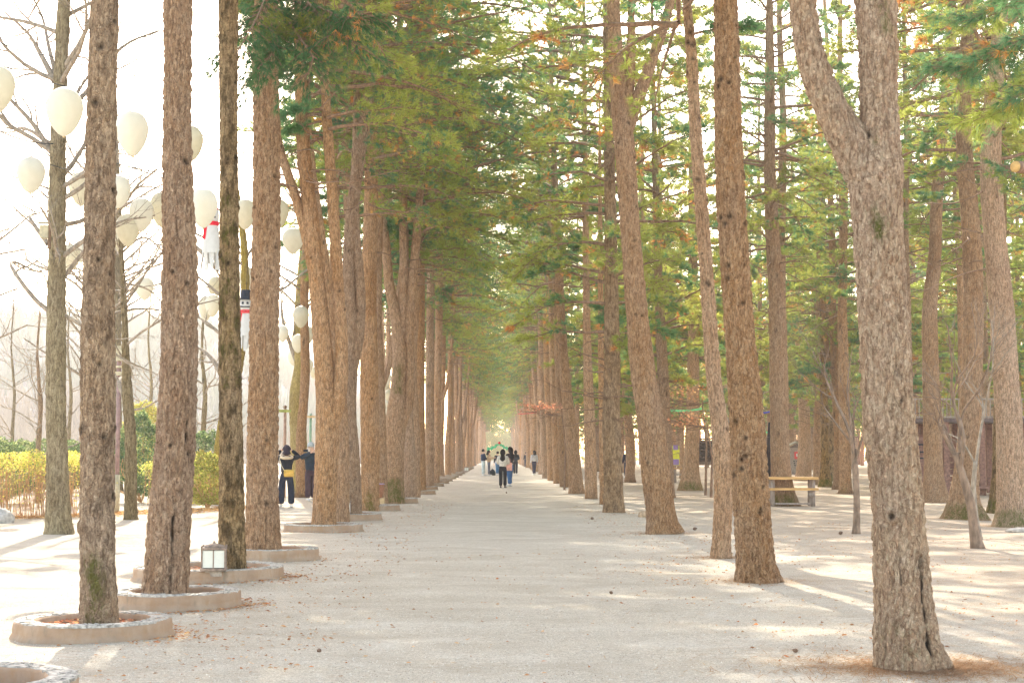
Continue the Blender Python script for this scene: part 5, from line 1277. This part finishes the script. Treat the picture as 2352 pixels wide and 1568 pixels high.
# coarse grit lying on the sand
n = 26000; y = 7.4 + 20 * rng.random(n) ** 1.6; x = rng.uniform(-1, 1, n) * y * .35; p = np.stack([x, y, gz(x, y)], -1); r = rng.uniform(.003, .0085, n)[:, None]
o3 = np.array([(1, 0, -.2), (-.5, .85, -.2), (-.5, -.85, -.2), (0, 0, .75)]); b = rng.random(n) * 6.28
R2 = np.stack([np.stack([np.cos(b), -np.sin(b), b * 0], -1), np.stack([np.sin(b), np.cos(b), b * 0], -1), np.tile((0., 0, 1), (n, 1))], 1)
v = p[:, None, :] + np.einsum('nij,kj->nki', R2, o3) * r[:, None]
f = (np.arange(n)[:, None, None] * 4 + np.array([(0, 1, 3), (1, 2, 3), (2, 0, 3)])[None]).reshape(-1, 3)
cc = np.array([(.62, .58, .52), (.45, .40, .34), (.72, .69, .63), (.34, .28, .22)])[rng.integers(0, 4, n)]
mb = MB(); mb.add(v.reshape(-1, 3), f, 0, np.repeat(cc, 4, 0))
t = NT('grit'); at = t.n('ShaderNodeVertexColor', layer_name='Col'); M['grit'] = t.end(t.bsdf(at.outputs[0], .95))
tag(mb.build('grit', M['grit'], smooth=False), 'coarse grit scattered over the sandy avenue', kind='stuff')
# a few cones on the ground
for k, (px, py) in enumerate([(1360, 1192), (1592, 1216), (1927, 1226), (1163, 1132), (1407, 1364), (1832, 1498), (735, 1500 - 2)]):
    g = G(px, py); mb = MB(); s = .035 if py < 1300 else .018
    for q in range(6):
        a = np.linspace(0, 2 * PI, 9, endpoint=False); rr = s * (.5, .9, 1, .85, .6, .25)[q]
        mb.lathe([(rr * .6, q * s * .45), (rr, q * s * .45 + s * .12), (rr * .5, q * s * .45 + s * .3)], 9)
    o = mb.build('pine_cone', M['limb'], loc=(g.x, g.y, .012)); o.rotation_euler = (1.3, 0, k); tag(o, ('small dark pine cone on the path right of the couple', 'pine cone beside the leaning forked pine foot', 'pine cone left of the thin sapling', 'pine cone in the middle of the path before the walkers', 'tiny reddish cone in the middle of the path', 'tiny cone near the lower right of the path', 'small dark cone near the nearest planter')[k], 'pine cone', 'pine cones on the sand')
# ------------------------------------------------------------------ people
def skin(name, V, E, mats, parent, loc=(0, 0, 0), sub=2, extra=None):
    me = bpy.data.meshes.new(name); me.from_pydata([v[:3] for v in V], E, [])
    o = bpy.data.objects.new(name, me); COL.objects.link(o)
    sm = o.modifiers.new('s', 'SKIN'); sm.use_smooth_shade = True
    for i, v in enumerate(V):
        d = me.skin_vertices[0].data[i]; d.radius = (v[3], v[4] if len(v) > 4 else v[3]); d.use_root = (i == 0)
    ss = o.modifiers.new('u', 'SUBSURF'); ss.levels = sub; ss.render_levels = sub
    dg = bpy.context.evaluated_depsgraph_get(); ev = o.evaluated_get(dg); m2 = bpy.data.meshes.new_from_object(ev)
    bpy.data.objects.remove(o); bpy.data.meshes.remove(me)
    v = np.empty(len(m2.vertices) * 3, np.float32); m2.vertices.foreach_get('co', v); v = v.reshape(-1, 3)
    fs = {}
    for p in m2.polygons: fs.setdefault(len(p.vertices), []).append(tuple(p.vertices))
    bpy.data.meshes.remove(m2)
    mb = MB(); base = None
    mb.v.append(v); mb.c.append(np.full((len(v), 3), .5)); mb.n = len(v)
    for k, f in fs.items(): mb.f.append((np.array(f), 0))
    if extra: extra(mb)
    return mb.build(name, mats, parent, loc=loc)
M['skin'] = simple('skin', (.68, .45, .34), .06, 6, .55, .05)
M['eye'] = simple('eye', (.03, .02, .02), .1, 5, .3)
cloth_cache = {}
def cloth(c, nm='cloth'):
    k = (nm,) + tuple(c)
    if k not in cloth_cache: cloth_cache[k] = simple(nm + '_fabric', c, .22, 7, .9, .5, .02)
    return cloth_cache[k]
def person(px, py, H, face, label, jacket, pants, hair=(.02, .015, .015), arms=('down', 'down'), hairlen=0, hat=None, pantsw=1.0, coat=0.0, shoes=(.75, .75, .75), stance=.10, step=0.0, hood=None, D=None, lean=0.0, detail=True, jw=1.0):
    g = G(px, py) if D is None else P(px, py, D)
    t = thing('person', label, 'person', (g.x, g.y, 0), face, None); k = H / 1.70
    S = lambda v: tuple(c * k for c in v)
    A = {'down': ((.235, -.02, 1.10), (.26, .05, .84)), 'raise': ((.36, .10, 1.40), (.13, .16, 1.60)), 'phone': ((.30, .06, 1.22), (.06, .27, 1.42)), 'fold': ((.26, .06, 1.10), (.10, .24, 1.12)), 'across': ((.28, .1, 1.2), (.12, .34, 1.22)), 'face': ((.36, .08, 1.30), (.07, .2, 1.47))}
    lx = lambda z: lean * z
    wr = []
    V = [(0, 0, .93, .12, .10), (0, 0, 1.10, .11, .085), (0, -.01, 1.28, .13, .095), (0, 0, 1.42, .06, .06), (0, .01, 1.49, .052, .055), (0, .035, 1.55, .062, .07), (0, .02, 1.63, .072, .09), (0, .01, 1.69, .045, .06)]
    E = [(0, 1), (1, 2), (2, 3), (3, 4), (4, 5), (5, 6), (6, 7)]
    for s in (-1, 1):
        b = len(V); e, w_ = A[arms[0 if s < 0 else 1]]; e = (e[0] * s, e[1], e[2]); w_ = (w_[0] * s, w_[1], w_[2])
        d = Vector(w_) - Vector(e); d.normalize(); hnd = Vector(w_) + d * .07
        V += [(s * .17, 0, 1.38, .052), e + (.038,), w_ + (.026,), tuple(hnd) + (.036, .018)]; E += [(2, b), (b, b + 1), (b + 1, b + 2), (b + 2, b + 3)]
        wr.append((Vector(w_), d, s))
        b = len(V); f = step * s
        V += [(s * .09, 0, .86, .088), (s * (stance * .9 + .01), .02 + f * .5, .48, .058), (s * stance, f, .09, .038), (s * (stance + .01), .13 + f, .035, .034)]; E += [(0, b), (b, b + 1), (b + 1, b + 2), (b + 2, b + 3)]
    V = [S(v) for v in V]
    def fingers(mb):
        for (w_, d, s) in wr:
            side = d.cross(Vector((0, 1, .2))).normalized(); nrm = side.cross(d).normalized()
            for q, L in enumerate((.062, .072, .068, .054)):
                o_ = w_ + d * .085 + side * ((q - 1.5) * .019); c = nrm * .018 * s
                mb.tube([np.array(z) * k for z in (o_, o_ + d * L * .5 + c * .3, o_ + d * L + c * 1.4)], [.009 * k, .008 * k, .006 * k], 6, col=(.5, .5, .5))
            o_ = w_ + d * .035 + side * -.028
            mb.tube([np.array(z) * k for z in (o_, o_ + d * .03 - side * .022, o_ + d * .062 - side * .028)], [.011 * k, .009 * k, .007 * k], 6)
        mb.tube([np.array(z) * k for z in ((0, .10, 1.625), (0, .128, 1.592), (0, .118, 1.578))], [.008 * k, .013 * k, .009 * k], 6)     # nose
        mb.tube([np.array(z) * k for z in ((-.022, .112, 1.553), (0, .120, 1.551), (.022, .112, 1.553))], .006 * k, 6)   # mouth
        for s in (-1, 1): mb.tube([np.array(z) * k for z in ((s * .074, .01, 1.585), (s * .084, .0, 1.605), (s * .080, .0, 1.635))], [.01 * k, .014 * k, .011 * k], 6)  # ears
    body = skin('body', V, E, M['skin'], t, extra=fingers)
    for s in (-1, 1): MB().lathe([(0, -.009 * k), (.010 * k, 0), (0, .009 * k)], 8, c=(s * .03 * k, .100 * k, 1.622 * k)).build('eye', M['eye'], t)
    # trousers
    V = [(0, 0, .95, .155, .115), (0, 0, 1.02, .145, .11)]; E = [(0, 1)]
    for s in (-1, 1):
        b = len(V); f = step * s
        V += [(s * .095, 0, .84, .105 * pantsw, .10), (s * (stance * .9 + .01), .01 + f * .5, .48, .082 * pantsw), (s * stance, f, .20, .078 * pantsw), (s * stance, f, .09, .08 * pantsw)]
        E += [(0, b), (b, b + 1), (b + 1, b + 2), (b + 2, b + 3)]
    skin('trousers', [S(v) for v in V], E, cloth(pants, 'trousers'), t)
    # jacket
    V = [(0, 0, .93 - coat, .175 * jw, .135 * jw), (0, 0, 1.05, .165 * jw, .135 * jw), (0, -.005, 1.22, .175 * jw, .14 * jw), (0, 0, 1.36, .155 * jw, .115), (0, 0, 1.45, .08, .075)]; E = [(0, 1), (1, 2), (2, 3), (3, 4)]
    for s in (-1, 1):
        b = len(V); e, w_ = A[arms[0 if s < 0 else 1]]; e = Vector((e[0] * s, e[1], e[2])); w_ = Vector((w_[0] * s, w_[1], w_[2]))
        V += [(s * .185, 0, 1.37, .075 * jw), tuple(e) + (.068 * jw,), tuple(e.lerp(w_, .93)) + (.050 * jw,)]; E += [(3, b), (b, b + 1), (b + 1, b + 2)]
    skin('jacket', [S(v) for v in V], E, cloth(jacket, 'jacket'), t)
    for s in (-1, 1):
        f = step * s; mb = MB()
        mb.tube([np.array(z) * k for z in ((s * stance, -.07 + f, .045), (s * stance, 0 + f, .055), (s * (stance + .01), .10 + f, .045), (s * (stance + .015), .19 + f, .035), (s * (stance + .015), .215 + f, .03))], np.array([.032, .048, .045, .04, .02]) * k, 10)
        mb.build('shoe', cloth(shoes, 'shoe'), t)
    # hair
    mb = MB()
    hp = [(0, -.02, 1.56), (0, -.015, 1.62), (0, -.01, 1.68), (0, 0, 1.72), (0, .0, 1.745)]; hr = [.078, .098, .092, .065, .015]
    mb.tube([np.array(z) * k for z in hp], np.array(hr) * k, 16, ref=(1, 0, 0))
    if hairlen:
        n = 6; z1 = 1.60 - hairlen
        mb.tube([np.array((0, -.03 - .075 * math.sin(q / (n - 1) * 1.6), 1.66 + (z1 - 1.66) * q / (n - 1))) * k for q in range(n)], [np.array([(.085 + .018 * math.sin(q * 2.1)) * (1 + .25 * abs(math.cos(a))) for a in np.linspace(0, 2 * PI, 14, endpoint=False)]) * k * (1 if q < n - 1 else .45) for q in range(n)], 14, ref=(1, 0, 0))
    if hat is None or hairlen: mb.build('hair', cloth(hair, 'hair'), t)
    if hat is not None:
        m2 = MB(); m2.tube([np.array(z) * k for z in ((0, .0, 1.625), (0, .0, 1.66), (0, 0, 1.72), (0, 0, 1.77), (0, 0, 1.785))], np.array([.108, .108, .098, .06, .015]) * k, 18, ref=(1, 0, 0)); m2.build('hat', cloth(hat, 'hat'), t)
    if hood is not None:
        m2 = MB(); a = np.linspace(0, 2 * PI, 25)
        m2.tube([np.array((math.cos(q) * .15, -.05 + math.sin(q) * .13, 1.40 + .03 * math.sin(q))) * k for q in a], .045 * k, 8, cap=False); m2.build('fur_collar', cloth(hood, 'collar'), t)
    return t, k
NAVY = (.02, .03, .06)
t, k = person(657, 1165, 1.66, 0.15, 'person seen from behind raising both arms, in navy with beige fur collar', (.018, .022, .035), (.018, .025, .05), arms=('raise', 'raise'), hood=(.62, .50, .36), hair=(.035, .025, .04), hairlen=.16, stance=.14, pantsw=1.25)
# shoulder bag
b = thing('shoulder_bag', 'mustard yellow shoulder bag hanging on the back of the person in navy', 'bag', (t.location.x + .10, t.location.y - .235, .93), .1)
mb = MB(); mb.tube([(-.135, 0, 0), (-.12, 0, 0), (0, 0, 0), (.12, 0, 0), (.135, 0, 0)], [np.array([.05 + .05 * abs(math.sin(a)) ** .6 for a in np.linspace(0, 2 * PI, 16, endpoint=False)]) * s for s in (.55, .95, 1.0, .95, .55)], 16, ref=(0, 1, 0)); mb.build('pouch', cloth((.68, .44, .10), 'bag'), b)
MB().box((0, -.052, .03), (.21, .012, .07)).build('flap', cloth((.72, .50, .16), 'bag'), b, smooth=False)
mb = MB(); mb.tube([(-.12, .01, .06), (-.2, .03, .2), (-.26, .09, .38), (-.22, .2, .5)], .012, 6); mb.build('strap', cloth((.75, .66, .5), 'strap'), b)
t, k = person(713, 1150, 1.74, PI + .55, 'person in dark padded jacket and grey cap photographing beside the forked pine', (.02, .035, .06), (.07, .045, .06), arms=('face', 'face'), hat=(.42, .48, .52), stance=.09, pantsw=1.15, jw=1.1, coat=.06)
ph = thing('phone', 'black phone held up by the person in the grey cap', 'phone', (t.location.x - .13, t.location.y - .25, 1.55), PI + .55); MB().box((0, 0, 0), (.15, .01, .075)).build('case', M['black_cloth'], ph, smooth=False); MB().box((0, -.007, 0), (.14, .004, .068)).build('screen', M['eye'], ph, smooth=False)
person(1155, 1120, 1.62, -.12, 'person with long dark hair in a cream jacket seen from behind', (.74, .70, .64), (.025, .025, .03), arms=('fold', 'fold'), hairlen=.42, stance=.09, pantsw=1.1, jw=1.12, shoes=(.1, .1, .1), step=.05)
t, k = person(1171, 1116, 1.74, .9, 'tall person in dark top and flared blue jeans walking beside the cream jacket', (.05, .035, .045), (.05, .13, .30), arms=('down', 'fold'), hairlen=.45, stance=.10, pantsw=1.25, step=.09)
b = thing('tote_bag', 'peach coloured tote bag carried by the person in blue jeans', 'bag', (t.location.x - .07, t.location.y - .26, .88), .05)
mb = MB(); mb.box((0, 0, 0), (.34, .09, .36)); mb.build('pouch', cloth((.78, .42, .34), 'tote'), b, smooth=False); MB().tube([(-.09, 0, .18), (-.07, .03, .36), (.0, .05, .42), (.07, .03, .36), (.09, 0, .18)], .01, 6).build('handle', cloth((.78, .42, .34), 'tote'), b)
person(1110, 1092, 1.74, -1.2, 'person in navy jacket and pale jeans standing at the left end of the far group', (.02, .035, .08), (.50, .58, .60), arms=('down', 'fold'), stance=.08, jw=1.05)
person(1123, 1092, 1.66, -1.5, 'person in a camel coat and grey trousers facing right in the far group', (.60, .42, .28), (.12, .13, .18), arms=('across', 'across'), stance=.07, hairlen=.2, jw=1.15, coat=.05)
person(1143, 1090, 1.60, .2, 'dark coated person half hidden left of the cream jacket', (.03, .035, .05), (.08, .2, .38), stance=.08, step=.1)
person(1184, 1090, 1.68, .1, 'person all in black with a hood of long hair right of the jeans walker', (.03, .04, .06), (.02, .02, .03), arms=('fold', 'fold'), hairlen=.4, stance=.08, jw=1.05)
b = thing('tote_bag', 'rust red bag at the shoulder of the person all in black', 'bag', (G(1184, 1090).x - .22, G(1184, 1090).y - .12, 1.1), 0); MB().tube([(-.11, 0, 0), (0, 0, 0), (.11, 0, 0)], [.11, .15, .11], 10).build('pouch', cloth((.5, .12, .05), 'rust'), b)
person(1227, 1090, 1.66, .4, 'person in a light grey top beside the far right row trunks', (.62, .62, .64), (.04, .04, .08), stance=.05, hairlen=.2)
person(1208, 1066, 1.6, .4, 'very distant walker in dark clothes at the end of the avenue', (.05, .05, .07), (.05, .06, .1), D=120)
person(1440, 1092, 1.7, .3, 'person in dark clothes far among the trunks right of the avenue', (.03, .03, .06), (.04, .05, .09), D=70)
person(1451, 1092, 1.65, -.4, 'person in a white top and orange trousers far among the trunks', (.7, .7, .75), (.5, .2, .1), D=72)
g = G(1131, 1091); b = thing('backpack', 'black bag standing on the ground beside the camel coat', 'bag', (g.x, g.y, 0), .3)
MB().tube([(0, 0, .0), (0, 0, .08), (.01, 0, .25), (.02, 0, .36), (.02, 0, .42)], [.2, .23, .2, .12, .03], 12).build('pack', cloth((.02, .025, .03), 'pack'), b); MB().tube([(-.04, 0, .38), (0, 0, .47), (.05, 0, .38)], .012, 6).build('handle', cloth((.02, .025, .03), 'pack'), b)

# ------------------------------------------------------------------ low bough of the reddish pine, hanging across the upper left
rng = np.random.default_rng(808); mb = MB(); T = []
D0 = 15.0
def bough(pts, r, tw, drop=-.10):
    q = [np.array(P(x, y, D)) for (x, y, D) in pts]; c = crspline([tuple(a) + (0,) for a in q], 12)[:, :3]
    mb.tube(c, np.linspace(r, .007, 12), 6, cap=False)
    for k in range(2, 12):
        t_ = c[k] - c[k - 1]; t_ /= np.linalg.norm(t_); side = np.cross(t_, (0, 0, 1)); side /= np.linalg.norm(side)
        for s in (-1, 1):
            for rep in range(2):
                a = rng.uniform(.4, 1.2); td = t_ * math.cos(a) + side * s * math.sin(a) + np.array((0, 0, rng.uniform(-.4, .1))); tp = [c[k] - t_ * rng.random() * .15]
                for z in range(5):
                    td = td + rng.normal(0, .12, 3) + np.array((0, 0, drop)); td /= np.linalg.norm(td); tp.append(tp[-1] + td * tw * rng.uniform(.15, .24))
                    for _ in range(2): T.append((tp[-1] + rng.normal(0, .03, 3), td + np.array((0, 0, -.1)) + rng.normal(0, .2, 3), rng.random()))
                mb.tube(np.array(tp), np.linspace(.008, .003, 6), 3, cap=False)
bough([(620, -60, 15.6), (680, -20, 15.2), (760, 60, 14.6), (830, 110, 14.2)], .03, .62)
bough([(618, -40, 15.6), (600, 20, 14.6), (575, 70, 14.1), (545, 120, 13.8)], .025, .55)
bough([(640, 20, 15.5), (690, 90, 14.5), (720, 140, 14.2), (700, 180, 14.0)], .025, .60)
bough([(650, 10, 15.4), (640, 80, 14.6), (620, 130, 14.2), (590, 160, 14.0)], .022, .5)
bough([(660, 0, 15.4), (740, 20, 14.8), (790, 40, 14.5), (850, 30, 14.2)], .022, .5)
sv = GREEN.copy(); GREEN = sv * .8
finish_needles(mb, T, rng, 14, .12, .008, orange=.03, yellow=.3, spread=.6); GREEN = sv
tr = [o for o in bpy.data.objects if o.get('label', '').startswith('straight reddish pine')][0]
o = mb.build('low_bough', [M['limb'], M['needle']], tr); o.location = -Vector(tr.location)

# pine just outside the right edge: its sawn limb and a near bough reach into the picture
t = placed_pine(12.0, [[(2452, 1380, 84), (2450, 1340, 76), (2446, 1100, 70), (2440, 800, 66), (2436, 400, 60), (2432, 0, 54)]], 'pine outside the right edge whose sawn limb and bough reach into view', 'pine', [('clean', 0, 9, 1.2, 1.0)], sides=40, step=.06, seed=95, knots=10, top=18)
a, b = P(2440, 395, 12.0) - t.location, P(2332, 383, 11.6) - t.location
lb = MB(); lb.tube([a, a.lerp(b, .5), b], [.075, .068, .062], 20, cap=False); lb.build('sawn_limb', M['limb'], t)
e = MB(); d = (b - a).normalized(); e.tube([b - d * .01, b + d * .004], [.060, .058], 20); e.build('sawn_end', simple('fresh_sawn_wood', (.62, .40, .16), .2, 18, .8), t)
rng = np.random.default_rng(909); mb = MB(); T = []
bough([(2440, 60, 12.2), (2370, 85, 12.4), (2290, 130, 12.8), (2200, 160, 13.2)], .022, .5, 0.0)
bough([(2440, 180, 12.2), (2390, 200, 12.6), (2320, 240, 13.0), (2240, 270, 13.4)], .020, .45, 0.0)
bough([(2440, 20, 12.2), (2380, -10, 12.8), (2300, 20, 13.4), (2230, 40, 13.8)], .02, .5, 0.0)
T = T[::2]
finish_needles(mb, T, rng, 26, .15, .0065, orange=.03, yellow=.7, spread=1.0, shade=1.15)
o = mb.build('low_bough', [M['limb'], M['needle']], t); o.location = -Vector(t.location)
